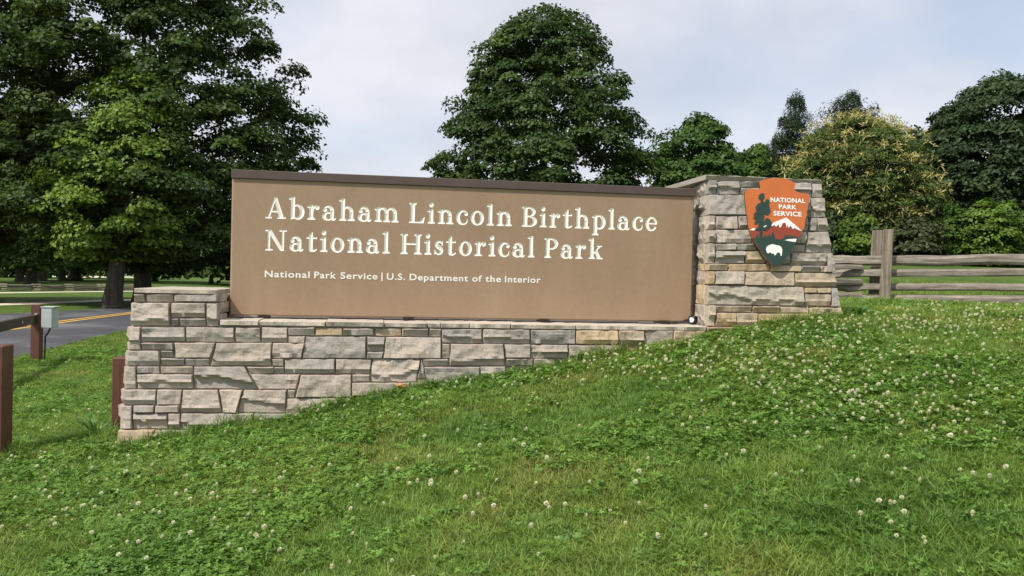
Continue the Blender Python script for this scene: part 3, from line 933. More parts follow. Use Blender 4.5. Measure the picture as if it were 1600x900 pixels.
def glyph_geo(ch):
    """(letter verts, faces, tile verts, faces, ink left, ink right, tile bounds) in x-height units"""
    if ch in _gc: return _gc[ch]
    g = glyph(ch)
    F, xs, ys = g.F + 0.014, g.x, g.y
    lv, lf, tv, tf = [], [], [], []
    lk, tk = {}, {}
    def vert(lst, key, x, y, d):
        k = (round(x, 5), round(y, 5))
        if k not in key: key[k] = len(lst); lst.append((x, y, d))
        return key[k]
    ny_, nx_ = F.shape
    for j in range(ny_-1):
        run = None
        for i in range(nx_-1):
            c = [(xs[i], ys[j], F[j, i]), (xs[i+1], ys[j], F[j, i+1]), (xs[i+1], ys[j+1], F[j+1, i+1]), (xs[i], ys[j+1], F[j+1, i])]
            pos = [q[2] > 0 for q in c]
            if not any(pos):
                if run is None: run = i
                continue
            if run is not None:
                tf.append([vert(tv, tk, xs[run], ys[j], 0), vert(tv, tk, xs[i], ys[j], 0), vert(tv, tk, xs[i], ys[j+1], 0), vert(tv, tk, xs[run], ys[j+1], 0)]); run = None
            if all(pos):
                lf.append([vert(lv, lk, q[0], q[1], -GROOVE*q[2]) for q in c]); continue
            pin, pout = [], []
            for a in range(4):
                p, q = c[a], c[(a+1) % 4]
                (pin if p[2] > 0 else pout).append(p)
                if (p[2] > 0) != (q[2] > 0):
                    t = p[2]/(p[2]-q[2])
                    m = (p[0]+(q[0]-p[0])*t, p[1]+(q[1]-p[1])*t, 0.0)
                    pin.append(m); pout.append(m)
            if len(pin) > 2: lf.append([vert(lv, lk, q[0], q[1], -GROOVE*max(q[2], 0)) for q in pin])
            if len(pout) > 2: tf.append([vert(tv, tk, q[0], q[1], 0) for q in pout])
        if run is not None:
            i = nx_-1
            tf.append([vert(tv, tk, xs[run], ys[j], 0), vert(tv, tk, xs[i], ys[j], 0), vert(tv, tk, xs[i], ys[j+1], 0), vert(tv, tk, xs[run], ys[j+1], 0)])
    def clean(fs): 
        out = []
        for f in fs:
            h = [f[k] for k in range(len(f)) if f[k] != f[k-1]]
            if len(set(h)) == len(h) and len(h) > 2: out.append(h)
        return out
    lf, tf = clean(lf), clean(tf)
    lx_ = [v[0] for v in lv]
    _gc[ch] = (np.array(lv), lf, np.array(tv), tf, min(lx_), max(lx_), (xs[0], xs[-1], ys[0], ys[-1]))
    return _gc[ch]

# ------------------------------------------------------------------ sign board
s0, s1 = px_sign(362.5, 400)[0], px_sign(1081, 400)[0]
zS0 = EYE - 0.343; zCap0 = px_sign(364, 278.5)[1]; zTop = px_sign(364, 265)[1]
sign = empty('park_sign', W((s0+s1)/2, -0.1, zLedge),
             'wide brown sign board with white serif park name standing on the stone ledge', 'sign')
so = origin_of(sign)
XH = 22.2 / FPX * 7.42                      # x-height in metres
xs_of = lambda px, py: px_sign(px, py)[0]
lines = [(px_sign(500, 343.8)[1], [('Abraham', 413.5, 622), ('Lincoln', 638, 799), ('Birthplace', 814.5, 1026)]),
         (px_sign(500, 393.2)[1], [('National', 414, 609), ('Historical', 625.5, 835.5), ('Park', 850.5, 942)])]
lines[0] = (0.5*(px_sign(440, 341.8)[1] + px_sign(1015, 359.7)[1]), lines[0][1])
lines[1] = (0.5*(px_sign(440, 391.3)[1] + px_sign(930, 404.6)[1]), lines[1][1])
pv, pf = [], []
def prect(a, b, z0, z1):
    k = len(pv); pv.extend([(a, z0), (b, z0), (b, z1), (a, z1)]); pf.append([k, k+1, k+2, k+3])
letters = []
bands = []
LET_RENDER = {}
for zb_, words in lines:
    b0, b1 = zb_ - 0.52*XH, zb_ + (glyph_geo('n')[6][3])*XH
    tiles = []
    for wd, x0, x1 in words:
        a, b = xs_of(x0, 380), xs_of(x1, 380)
        adv, pos = 0.0, []
        for ch in wd:
            ge = glyph_geo(ch); pos.append(adv); adv += (ge[5]-ge[4]) + 0.20
        adv -= 0.20
        k = (b - a) / adv
        for ch, p in zip(wd, pos): tiles.append((ch, a + p*k, k))
    bands.append((b0, b1, tiles, zb_))
bands.sort(key=lambda q: q[0])
tile_pad = 0.095
zc = zS0
for b0, b1, tiles, zb_ in bands:
    prect(s0, s1, zc, b0)
    cur = s0
    for ch, a, k in tiles:
        lv, lf, tv, tf, i0, i1, bb = glyph_geo(ch)
        # the tile around the letter, cropped to half of the gap on each side
        x_lo, x_hi = i0 - tile_pad, i1 + tile_pad
        sx = lambda x: a + (x - i0)*k
        prect(cur, sx(x_lo), b0, b1)
        cur = sx(x_hi)
        base = len(pv)
        yy = np.clip(tv[:, 1], -0.52, bb[3])
        pv.extend([(sx(min(max(x, x_lo), x_hi)), zb_ + y*XH) for x, y in zip(tv[:, 0], yy)])
        for f in tf:
            xx = [tv[q][0] for q in f]
            if max(xx) <= x_lo or min(xx) >= x_hi: continue
            pf.append([base+q for q in f])
        letters.append((ch, a - i0*k, k, zb_))
    prect(cur, s1, b0, b1)
    zc = b1
prect(s0, s1, zc, zCap0)
pvw = [tuple(W(a, 0.0, z) - so) for a, z in pv]
bev = 0.012
nb = len(pvw)
TB = -0.22
ringf = [(s0, zS0), (s1, zS0), (s1, zCap0), (s0, zCap0)]
cs_, cz_ = (s0+s1)/2, (zS0+zCap0)/2
for (a, z) in ringf: pvw.append(tuple(W(a, 0, z) - so))
for (a, z) in ringf: pvw.append(tuple(W(a + math.copysign(bev, a-cs_), -bev, z + math.copysign(bev if z < cz_ else 0, z-cz_)) - so))
for (a, z) in ringf: pvw.append(tuple(W(a + math.copysign(bev, a-cs_), TB, z + math.copysign(bev if z < cz_ else 0, z-cz_)) - so))
for lay in (0, 4):
    for i in range(4):
        j = (i+1) % 4
        pf.append([nb+lay+i, nb+lay+4+i, nb+lay+4+j, nb+lay+j])
pf.append([nb+8+i for i in (3, 2, 1, 0)])
add('panel', mesh_np('panel', pvw, pf, M['panel']), sign)
lm_cache = {}
for ch, a, k, zb_ in letters:
    lv, lf = glyph_geo(ch)[:2]
    key = (ch, round(k, 4))
    if key not in lm_cache:
        vv = [D*(x*k) + Vector((0, 0, y*XH)) + N*(d*XH) for x, y, d in lv]
        lm_cache[key] = mesh_np('letter', [tuple(q) for q in vv], lf, M['letter'])
    add('letter', lm_cache[key], sign, loc=W(a, 0, zb_) - so)
# dark cap along the top, flashing a little proud
mb = MB(); mb.box(W(s0-0.004-bev, -0.235, zCap0+0.001), D*(s1-s0+0.008+2*bev), N*0.253, Vector((0, 0, zTop-zCap0)), 0.004)
mb.build('top_cap', M['panel_cap'], sign)
for px in (411, 638.5, 851, 1038):
    a = xs_of(px, 499)
    mb = MB(); mb.box(W(a-0.046, -0.17, zLedge+0.002), D*0.092, N*0.20, Vector((0, 0, zS0-bev-zLedge-0.004)), 0.002)
    mb.build('foot', M['black'], sign)

def text_mesh(txt, offset=0.0, spacing=1.0):
    cu_ = bpy.data.curves.new('txt', 'FONT')
    cu_.body = txt; cu_.offset = offset; cu_.space_character = spacing; cu_.resolution_u = 4
    ob = bpy.data.objects.new('txt', cu_)
    col.objects.link(ob)
    dg = bpy.context.evaluated_depsgraph_get()
    me = bpy.data.meshes.new_from_object(ob.evaluated_get(dg))
    v = np.array([tuple(q.co) for q in me.vertices]); f = [list(p.vertices) for p in me.polygons]
    bpy.data.objects.remove(ob); bpy.data.meshes.remove(me); bpy.data.curves.remove(cu_)
    return v, f
def text_on(txt, fmap, a0, a1, z0, z1, h, mat, parent, name='lettering', offset=0.02, spacing=1.05, desc=0.0):
    """fit text into a0..a1 by cap height z0..z1 on the surface fmap(a, z, h)"""
    v, f = text_mesh(txt, offset, spacing)
    cap_v, _ = text_mesh('E', offset)
    y0, y1 = cap_v[:, 1].min(), cap_v[:, 1].max()
    x0, x1 = v[:, 0].min(), v[:, 0].max()
    po = origin_of(parent)
    pts = [fmap(a0+(x-x0)/(x1-x0)*(a1-a0), z0+(y-y0)/(y1-y0)*(z1-z0), h) - po for x, y, _ in v]
    return add(name, mesh_np(name, [tuple(p) for p in pts], f, mat), parent)
f_sign = lambda s, z, h: W(s, h, z)
for txt, x0, x1 in (('National', 413.6, 484), ('Park', 491, 525.5), ('Service', 532, 590), ('|', 596, 598.5), ('U.S.', 604.5, 633), ('Department', 640, 731.5), ('of', 738, 753), ('the', 758.5, 783), ('Interior', 789, 845)):
    zb_ = 0.5*(px_sign(440, 434.2)[1] + px_sign(820, 441.2)[1])
    hc = 10.2/FPX*7.4
    if txt == '|':
        mb = MB(); mb.box(W(xs_of(596, 430), 0.0015, zb_-0.25*hc), D*0.011, N*0.0015, Vector((0, 0, hc*1.35)))
        mb.build('lettering', M['letter'], sign)
    else:
        text_on(txt, f_sign, xs_of(x0, 430), xs_of(x1, 430), zb_, zb_+hc, 0.0025, M['letter'], sign, offset=0.022, spacing=1.12)

# ------------------------------------------------------------------ arrowhead emblem
AOFF = 0.075
def zpx(x, y): return px_front(1150 + x/5.623, 265 + y/5.623, AOFF+0.02)
sA_, zA_ = zpx(350, 450)
arrow = empty('arrowhead_sign', W(sA_, T_front(zA_)+0.03, zA_),
              'orange and green arrowhead emblem sign fixed to the face of the stone pillar', 'emblem sign')
ao = origin_of(arrow)
def f_arr(s, z, h): return W(s, T_front(z) + AOFF + h, z)
def plate(name, pts, mat, h0, h1, parent=arrow):
    p = [zpx(*q) for q in pts]
    n = len(p)
    tris = tessellate_polygon([[Vector((a, z, 0)) for a, z in p]])
    v = [tuple(f_arr(a, z, h1) - ao) for a, z in p] + [tuple(f_arr(a, z, h0) - ao) for a, z in p]
    ar = sum(p[i][0]*p[(i+1) % n][1] - p[(i+1) % n][0]*p[i][1] for i in range(n))
    f = [list(t) for t in tris] + [[n+i for i in t[::-1]] for t in tris]
    f += [[i, (i+1) % n, n+(i+1) % n, n+i][::(-1 if ar > 0 else 1)] for i in range(n)]
    me = mesh_np(name, v, f, mat)
    import bmesh
    bm = bmesh.new(); bm.from_mesh(me); bmesh.ops.recalc_face_normals(bm, faces=bm.faces); bm.to_mesh(me); bm.free()
    return add(name, me, parent)
outline = [(205,112),(222,97),(240,88),(290,77),(350,72),(420,76),(480,95),(515,115),(527,128),(515,150),(513,170),(525,190),(560,203),(610,208),(635,214),(645,235),(641,262),(638,290),(632,320),(630,350),(622,372),(625,400),(612,425),(605,450),(606,480),(600,510),(585,530),(580,545),(560,590),(530,640),(490,700),(450,760),(415,810),(385,845),(350,856),(315,845),(285,810),(260,790),(235,750),(215,710),(190,680),(165,640),(140,600),(128,568),(120,540),(105,480),(106,450),(100,420),(88,360),(92,335),(85,310),(78,250),(80,205),(95,180),(130,165),(165,168),(200,180),(215,160),(210,135)]
plate('backing_plate', outline, M['emblem_edge'], 0.0, 0.0160)
face = plate('face_plate', outline, M['orange'], 0.0162, 0.020)
plate('mountain', [(119,537),(180,531),(200,528),(240,520),(300,505),(308,490),(345,460),(400,445),(440,428),(480,458),(530,502),(574,541),(560,588),(545,612),(145,612)], M['red_brown'], 0.0205, 0.0218, face)
plate('snow_cap', [(306,502),(310,482),(330,465),(352,456),(395,440),(440,421),(470,445),(500,470),(540,505),(576,540),(548,531),(510,512),(498,524),(480,492),(462,512),(455,480),(446,512),(434,466),(408,470),(396,500),(384,512),(374,482),(350,502),(338,486)], M['emblem_white'], 0.022, 0.0232, face)
plate('snow_bank', [(121,530),(138,519),(158,514),(178,520),(176,531),(140,535)], M['emblem_white'], 0.022, 0.0232, face)
plate('foreground', [(142,600),(165,602),(178,585),(190,565),(198,600),(230,604),(255,575),(262,596),(272,572),(282,596),(292,562),(304,590),(322,538),(338,590),(350,610),(395,612),(420,606),(432,566),(442,590),(458,566),(470,590),(484,574),(494,592),(508,578),(518,592),(538,588),(548,610),(528,641),(489,701),(449,761),(414,808),(384,842),(350,852),(316,842),(287,808),(262,788),(237,749),(217,710),(192,679),(167,638)], M['emblem_green'], 0.022, 0.0236, face)
plate('lake', [(426,620),(458,611),(532,607),(522,636),(485,632)], M['emblem_white'], 0.0238, 0.0248, face)
plate('bison', [(261,702),(266,682),(280,668),(300,660),(320,655),(345,662),(380,668),(398,682),(405,705),(402,735),(399,757),(389,757),(387,738),(376,727),(356,733),(346,752),(336,752),(328,738),(310,737),(306,730),(292,728),(284,736),(270,730)], M['emblem_white'], 0.0238, 0.0248, face)
tree_shapes = [[(203,612),(213,300),(228,215),(240,215),(236,300),(230,612)],
 [(195,250),(200,225),(220,208),(245,209),(252,238),(236,262),(205,266)],
 [(236,285),(262,262),(290,268),(284,305),(302,368),(284,396),(238,392)],
 [(168,335),(192,300),(236,300),(240,402),(198,392),(150,402),(164,380),(176,352)],
 [(150,430),(178,400),(240,394),(248,470),(205,462),(160,478),(168,452)],
 [(162,524),(198,480),(246,450),(268,422),(296,436),(314,462),(303,505),(268,532),(210,520),(180,534)]]
def ragged(p, seed, amp):
    rg = random.Random(seed); o = []
    for i in range(len(p)):
        a, b = p[i], p[(i+1) % len(p)]
        o.append(a); k = max(1, int(math.hypot(b[0]-a[0], b[1]-a[1])/14))
        for j in range(1, k): o.append((a[0]+(b[0]-a[0])*j/k + rg.uniform(-amp, amp), a[1]+(b[1]-a[1])*j/k + rg.uniform(-amp, amp)))
    return o
for i, p in enumerate(tree_shapes):
    if i: p = ragged(p, i, 9)
    plate('pine', p, M['emblem_green'], 0.0238, 0.0246 + 0.0005*i, face)
plate('snow_gap', [(238,501),(262,488),(266,496),(242,508)], M['emblem_white'], 0.0275, 0.0282, face)
for txt, x0, x1, yb, yt in (('NATIONAL', 304, 608, 285, 245), ('PARK', 376, 531, 346, 307), ('SERVICE', 329, 575, 405, 364)):
    a0, z0 = zpx(x0, yb); a1, _ = zpx(x1, yb); _, z1 = zpx(x0, yt)
    sh = 0.5*(zpx(x0, yb)[1] - zpx(x1, yb)[1])
    text_on(txt, f_arr, a0, a1, z0 - sh*0.3, z1 - sh*0.3, 0.0222, M['emblem_white'], face, offset=0.03, spacing=1.08)
for x, y in ((300, 200), (420, 200), (300, 560), (420, 560)):
    a, z = zpx(x, y)
    mb = MB(); mb.tube([W(a, T_front(z)-0.0, z), W(a, T_front(z)+AOFF+0.001, z)], [0.012]*2, 8)
    mb.build('mounting_stud', M['black'], arrow)

# ------------------------------------------------------------------ floodlight at the sign's right foot
a, _ = px_sign(1083, 500, 0.10)
lp = W(a, 0.10, zLedge)
lamp = empty('floodlight', lp, 'small black floodlight on the ledge at the right foot of the sign', 'floodlight')
aim = (-D*0.72 + N*0.69).normalized()      # lens looks out past the board's face
side = Vector((0, 0, 1)).cross(aim).normalized()
c = lp + Vector((0, 0, 0.042))
mb = MB(); mb.box(c - side*0.034 - aim*0.03 - Vector((0, 0, 0.034)), side*0.068, aim*0.06, Vector((0, 0, 0.068)), 0.006)
hous = mb.build('housing', M['black'], lamp)
mb = MB(); mb.tube([c + aim*0.030, c + aim*0.036], [0.026, 0.023], 18); mb.build('lens', simple('lens_glass', (0.75, 0.77, 0.78), 0.12, 0.05, 5, 0), hous)
mb = MB(); mb.tube([c + aim*0.030, c + aim*0.042], [0.031, 0.031], 18, cap=False); mb.build('bezel', M['black'], hous)
mb = MB(); mb.tube([lp + Vector((0, 0, 0.002)), lp + Vector((0, 0, 0.012))], [0.03, 0.028], 14); mb.build('base', M['black'], lamp)
mb = MB(); mb.tube([c - D*0.02, c - D*0.05 + Vector((0, 0, -0.004)), c - D*0.09 + Vector((0, 0, -0.01))], [0.016, 0.014, 0.008], 10); mb.build('swivel', M['black'], lamp)
mb = MB(); mb.tube([c - D*0.08 + Vector((0, 0, -0.01)), W(a-0.2, 0.085, zLedge+0.018), W(a-0.36, 0.06, zLedge+0.007), W(a-0.5, -0.02, zLedge+0.007)], [0.005]*4, 6); mb.build('cable', M['black'], lamp)

# ------------------------------------------------------------------ split-rail fence on the right
FD0, FD1 = 15.2, 13.9           # depth at pixel 1300 and at pixel 1700
def fdepth(px): return FD0 + (FD1 - FD0) * (px - 1300) / 400.0
fence = empty('rail_fence', at_depth(1384, 470, fdepth(1384)),
              'weathered grey split-rail fence beyond the stone pillar with a doubled post', 'fence')
fo = origin_of(fence)
def rail(p0, p1, h, dpt, seed, name='rail', mat='grey_rail', parent=fence, nseg=14, wob=0.010):
    """split log between two points: wandering, irregular section, chamfered top; axis along local X"""
    rg = np.random.default_rng(seed)
    p0, p1 = Vector(p0), Vector(p1)
    L = (p1-p0).length
    ax = (p1-p0).normalized()
    nrm = Vector((ax.y, -ax.x, 0)).normalized()       # towards the viewer
    upv = ax.cross(nrm) * -1
    if upv.z < 0: upv = -upv
    sec = np.array([(-0.5, -0.32), (-0.28, -0.5), (0.3, -0.5), (0.5, -0.28), (0.46, 0.22), (0.2, 0.5), (-0.3, 0.46), (-0.5, 0.2)])
    sec = sec * rg.uniform(0.85, 1.12, sec.shape)
    v, f = [], []
    off = rg.uniform(0, 50)
    for i in range(nseg+1):
        t = i/nseg
        wy = (vnoise(np.array([t*4+off]), np.array([0.0]), seed)[0]-0.5)*wob*4
        wz = (vnoise(np.array([t*4+off]), np.array([5.0]), seed)[0]-0.5)*wob*4
        for k, (a, b) in enumerate(sec):
            sc = 1 + 0.22*(vnoise(np.array([t*7+k*3.1]), np.array([k*1.7]), seed+1)[0]-0.5)
            v.append(Vector((t*L, a*dpt*sc + wy, b*h*sc + wz)))
    n = len(sec)
    for i in range(nseg):
        for k in range(n):
            a0, a1 = i*n+k, i*n+(k+1) % n
            f.append([a0, a1, a1+n, a0+n])
    f.append([k for k in range(n)][::-1]); f.append([nseg*n+k for k in range(n)])
    me = mesh_np(name, v, f, M[mat])
    o = add(name, me, parent, loc=p0 - origin_of(parent))
    mtx = Matrix((ax, -nrm, upv)).transposed().to_euler()
    o.rotation_euler = mtx
    return o
def F(px, py, dd=0.0): return at_depth(px, py, fdepth(px)+dd)
# full rails, left panel (pillar to post) and right panel (post to beyond the frame)
rails = [((1296, 407), (1377, 406.5), 14.5, 0.0), ((1377, 406), (1720, 405.5), 15, 0.02),
         ((1296, 428.5), (1377, 428), 12.5, 0.0), ((1377, 427), (1720, 425), 12.5, 0.02),
         ((1296, 449), (1377, 449), 11.5, 0.0), ((1377, 449), (1720, 448), 11.5, 0.02),
         ((1320, 467), (1377, 467), 11.5, 0.0), ((1377, 468.5), (1720, 469.5), 12.5, 0.02)]
for i, (a, b, h, dd) in enumerate(rails):
    rail(F(*a, dd), F(*b, dd), h/FPX*fdepth(a[0]), 0.13, 300+i, nseg=(8 if b[0] < 1400 else 22))
# rails of the next panel, their sawn ends showing between the others
for i, (y, h) in enumerate(((418.3, 8), (440, 10), (465.5, 17))):
    p1 = F(1344, y, -0.02); p0 = p1 + Vector((-1.6, -0.35, 0))
    rail(p0, p1, h/FPX*fdepth(1344), 0.13, 330+i, nseg=8, wob=0.004)
def fpost(px0, px1, top, bot, dd, seed, lean=0.0):
    d = fdepth(px0)+dd
    a, b = at_depth(px0, bot, d), at_depth(px1, bot, d)
    w = (b-a).length
    zt = at_depth((px0+px1)/2, top, d).z
    c = (a+b)/2; zb_ = g1(c.x, c.y) - 0.15
    rg = np.random.default_rng(seed)
    v, f = [], []
    n = 10
    sec = [(-0.5, -0.42), (-0.42, -0.5), (0.42, -0.5), (0.5, -0.42), (0.5, 0.42), (0.42, 0.5), (-0.42, 0.5), (-0.5, 0.42)]
    for i in range(n+1):
        t = i/n
        for k, (x, y) in enumerate(sec):
            j = 1 + rg.uniform(-0.03, 0.03)
            v.append(Vector((x*w*j + lean*t, y*w*0.9*j, (zt-zb_)*t + (0.008*math.sin(k*2.3) if i == n else 0))))
    m = len(sec)
    for i in range(n):
        for k in range(m):
            a0, a1 = i*m+k, i*m+(k+1) % m
            f.append([a0, a1, a1+m, a0+m])
    f.append(list(range(m))[::-1]); f.append([n*m+k for k in range(m)])
    o = add('post', mesh_np('post', v, f, M['grey_post']), fence, loc=Vector((c.x, c.y, zb_)) - fo)
    o.rotation_euler = (0, 0, -0.36)
    return o
fpost(1374.5, 1389.5, 359, 468, -0.17, 41, 0.03)
fpost(1356.5, 1371.5, 360.5, 468, 0.20, 42, 0.045)

# ------------------------------------------------------------------ brown timber barrier posts on the left
def timber_post(base, top_z, w, yaw, label, name='timber_post', group='brown timber posts beside the drive'):
    z0 = base.z - 0.08
    e = empty(name, (base.x, base.y, z0), label, 'post', group)
    ux = Vector((math.cos(yaw), math.sin(yaw), 0)); uy = Vector((-math.sin(yaw), math.cos(yaw), 0))
    c = Vector((base.x, base.y, z0))
    mb = MB(); mb.box(c - ux*w/2 - uy*w/2, ux*w, uy*w, Vector((0, 0, top_z - z0)), 0.008)
    mb.build('shaft', M['brown_post'], e)
    return e, ux, uy
# far post that carries the rail and the meter box
pf_b = px_ground(57, 566)
zt = at_depth(57, 475.5, pf_b.y).z
gate, gux, guy = timber_post(pf_b, zt, 0.15, 0.12, 'brown timber barrier post carrying a long rail beside the road', 'barrier_post')
rl_dir = (on_level(0, 511, EYE-0.77*pf_b.y/13.3) - on_level(57, 498.5, EYE-0.77*pf_b.y/13.3)).normalized()
r0 = at_depth(57, 498.5, pf_b.y)
mb = MB()
rn = Vector((-rl_dir.y, rl_dir.x, 0))
if rn.dot(Vector((7, -12, 0))) < 0: rn = -rn
rs = r0 + rl_dir*0.07 - gux*0.03
mb.box(rs - Vector((0, 0, 0.075)) - rn*0.035, rl_dir*5.6, rn*0.07, Vector((0, 0, 0.15)), 0.006)
gate_rail = mb.build('rail', M['brown_rail'], gate)
q = at_depth(28.5, 503.5, 0.0 + (r0 + rl_dir*((on_level(28.5, 504, r0.z).y - r0.y)/rl_dir.y)).y)
q = r0 + rl_dir * ((on_level(28.5, 503.5, r0.z) - r0).length) + rn*0.033 - gux*0.03
mb = MB(); mb.tube([q - rn*0.004, q + rn*0.006], [0.036, 0.036], 16); mb.build('reflector_ring', simple('reflector_red', (0.35, 0.05, 0.03), 0.4, 0.05, 5, 0), gate_rail)
mb = MB(); mb.tube([q + rn*0.006, q + rn*0.010], [0.02, 0.02], 14); mb.build('reflector', simple('reflector_grey', (0.55, 0.52, 0.5), 0.3, 0.05, 5, 0), gate_rail)
bl = at_depth(55.3, 491, pf_b.y - 0.12)
mb = MB(); mb.tube([bl + Vector((0, 0.06, 0)), bl], [0.022, 0.018], 8); mb.build('bolt_head', simple('bolt', (0.5, 0.5, 0.48), 0.4, 0.1, 5, 0, 0.6), gate)
# meter box on that post
bx_l = at_depth(64, 513, pf_b.y - 0.20)
bh = (513-481)/FPX*pf_b.y
mbx = empty('meter_box', bx_l, 'pale grey-green utility box fixed to the brown barrier post', 'utility box')
yb = R(6)
bu = Vector((math.cos(yb), math.sin(yb), 0)); bw = Vector((-math.sin(yb), math.cos(yb), 0))
mb = MB(); mb.box(bx_l, bu*0.185, bw*0.24, Vector((0, 0, bh)), 0.006); mb.build('body', M['galv'], mbx)
mb = MB(); mb.box(bx_l - bu*0.012 - bw*0.02 + Vector((0, 0, bh)), bu*0.22, bw*0.27, Vector((0, 0, 0.018)), 0.005); mb.build('lid', M['galv'], mbx)
mb = MB(); mb.box(bx_l + bu*0.012 - bw*0.010 + Vector((0, 0, 0.012)), bu*0.161, bw*0.009, Vector((0, 0, bh-0.03)), 0.003); mb.build('door', M['galv'], mbx)
mb = MB(); p = bx_l + bu*0.12 + bw*0.08; mb.tube([p + Vector((0, 0, 0.002)), p - Vector((0, 0, 0.10)) - bu*0.05, p - Vector((0, 0, 0.14)) - bu*0.09 + bw*0.02, Vector((p.x, p.y, 0)) - bu*0.10 + bw*0.02 + Vector((0, 0, pf_b.z - 0.02))], [0.016]*4, 8); mb.build('conduit', M['black'], mbx)
# near-left post at the edge of the frame, and the post tucked beside the wall's end
p2 = px_ground(-13, 716)
timber_post(p2, at_depth(-5, 539, p2.y).z, 0.215, 0.2, 'brown timber post cut by the left edge of the picture')
p3 = W(s_el(EYE-1.3) - 0.10, -0.12, 0); p3.z = g1(p3.x, p3.y)
zt3 = at_depth(185, 557, p3.y).z
timber_post(p3, zt3, 0.20, TH, 'brown timber post tucked against the left end of the stone wall')

# ------------------------------------------------------------------ trees
def tree_crown(profile, cx, cy, n_cl, n_leaf, leaf, ca, cb, seed, cs=0.9, flat=0.6, lump=0.16, inner=0.25, upbias=0.38, aspect=0.66, ecc=1.0, holes=0.0, lean=(0, 0)):
    """leaf-sized faces gathered in clumps over a lumpy solid of revolution; profile = [(z, r)...]"""
    n_leaf = int(n_leaf*1.75); leaf = leaf*1.12
    rg = np.random.default_rng(seed)
    pz = np.array([p[0] for p in profile]); pr = np.array([p[1] for p in profile])
    zz = np.linspace(pz[0], pz[-1], 400); rr = np.interp(zz, pz, pr)
    cdf = np.cumsum(rr + 0.12*rr.max()); cdf /= cdf[-1]
    h = np.interp(rg.uniform(0, 1, n_cl), cdf, zz)
    a = rg.uniform(0, 2*math.pi, n_cl)
    rad = np.interp(h, pz, pr)
    lum = 1 + lump*(np.sin(a*3+seed+h*0.9) * np.sin(h*1.25+seed*1.7+a) + 0.6*np.sin(a*5+h*1.9+seed*0.3)) + rg.normal(0, 0.055, n_cl)
    isin = rg.uniform(0, 1, n_cl) < inner
    fr = np.where(isin, np.sqrt(rg.uniform(0.0, 0.65, n_cl)), rg.uniform(0.80, 1.0, n_cl))
    csz = cs * rg.uniform(0.65, 1.35, n_cl)
    rad2 = np.maximum(rad*lum*fr - csz*0.35, 0.05)
    C = np.stack([cx + rad2*np.cos(a)*ecc + lean[0]*(h-pz[0]), cy + rad2*np.sin(a)*ecc + lean[1]*(h-pz[0]), h + rg.normal(0, 0.15, n_cl)], 1)
    out = np.stack([np.cos(a), np.sin(a), np.full(n_cl, 0.35)], 1)
    nl = rg.integers(int(n_leaf*0.6), int(n_leaf*1.4)+1, n_cl)
    idx = np.repeat(np.arange(n_cl), nl); n = len(idx)
    d = rg.normal(0, 1, (n, 3)); d /= np.linalg.norm(d, axis=1)[:, None]
    d[:, 2] = np.where(d[:, 2] < -0.15, -d[:, 2]*0.5, d[:, 2])
    rho = rg.uniform(0.45, 1.0, n)**0.6
    off = d*rho[:, None]*csz[idx][:, None]; off[:, 2] *= flat
    off[:, 2] -= 0.28*csz[idx]*(rho*np.hypot(d[:, 0], d[:, 1]))**2         # clumps droop at their rim
    P = C[idx] + off
    nrm = d*0.55 + out[idx]*0.30 + np.array([0, 0, upbias]) + rg.normal(0, 0.42, (n, 3))
    nrm /= np.linalg.norm(nrm, axis=1)[:, None]
    t = rg.normal(0, 1, (n, 3)); t -= nrm*np.sum(t*nrm, 1)[:, None]; t /= np.linalg.norm(t, axis=1)[:, None]
    b = np.cross(nrm, t)
    L = (leaf*rg.uniform(0.7, 1.35, n))[:, None]
    v = np.stack([P - t*L*0.5, P + b*L*aspect*0.5 + nrm*L*0.06, P + t*L*0.5, P - b*L*aspect*0.5 + nrm*L*0.06], 1).reshape(-1, 3)
    mixv = np.clip(rg.uniform(0, 1, n_cl)[idx]*0.7 + rg.uniform(0, 0.3, n), 0, 1)[:, None]
    br = (rg.uniform(0.82, 1.18, n_cl)[idx] * rg.uniform(0.85, 1.15, n))[:, None]
    c = (np.array(ca)*(1-mixv) + np.array(cb)*mixv)*br
    c = np.concatenate([c, np.ones((n, 1))], 1)
    return v, np.repeat(c, 4, 0), C, csz, out

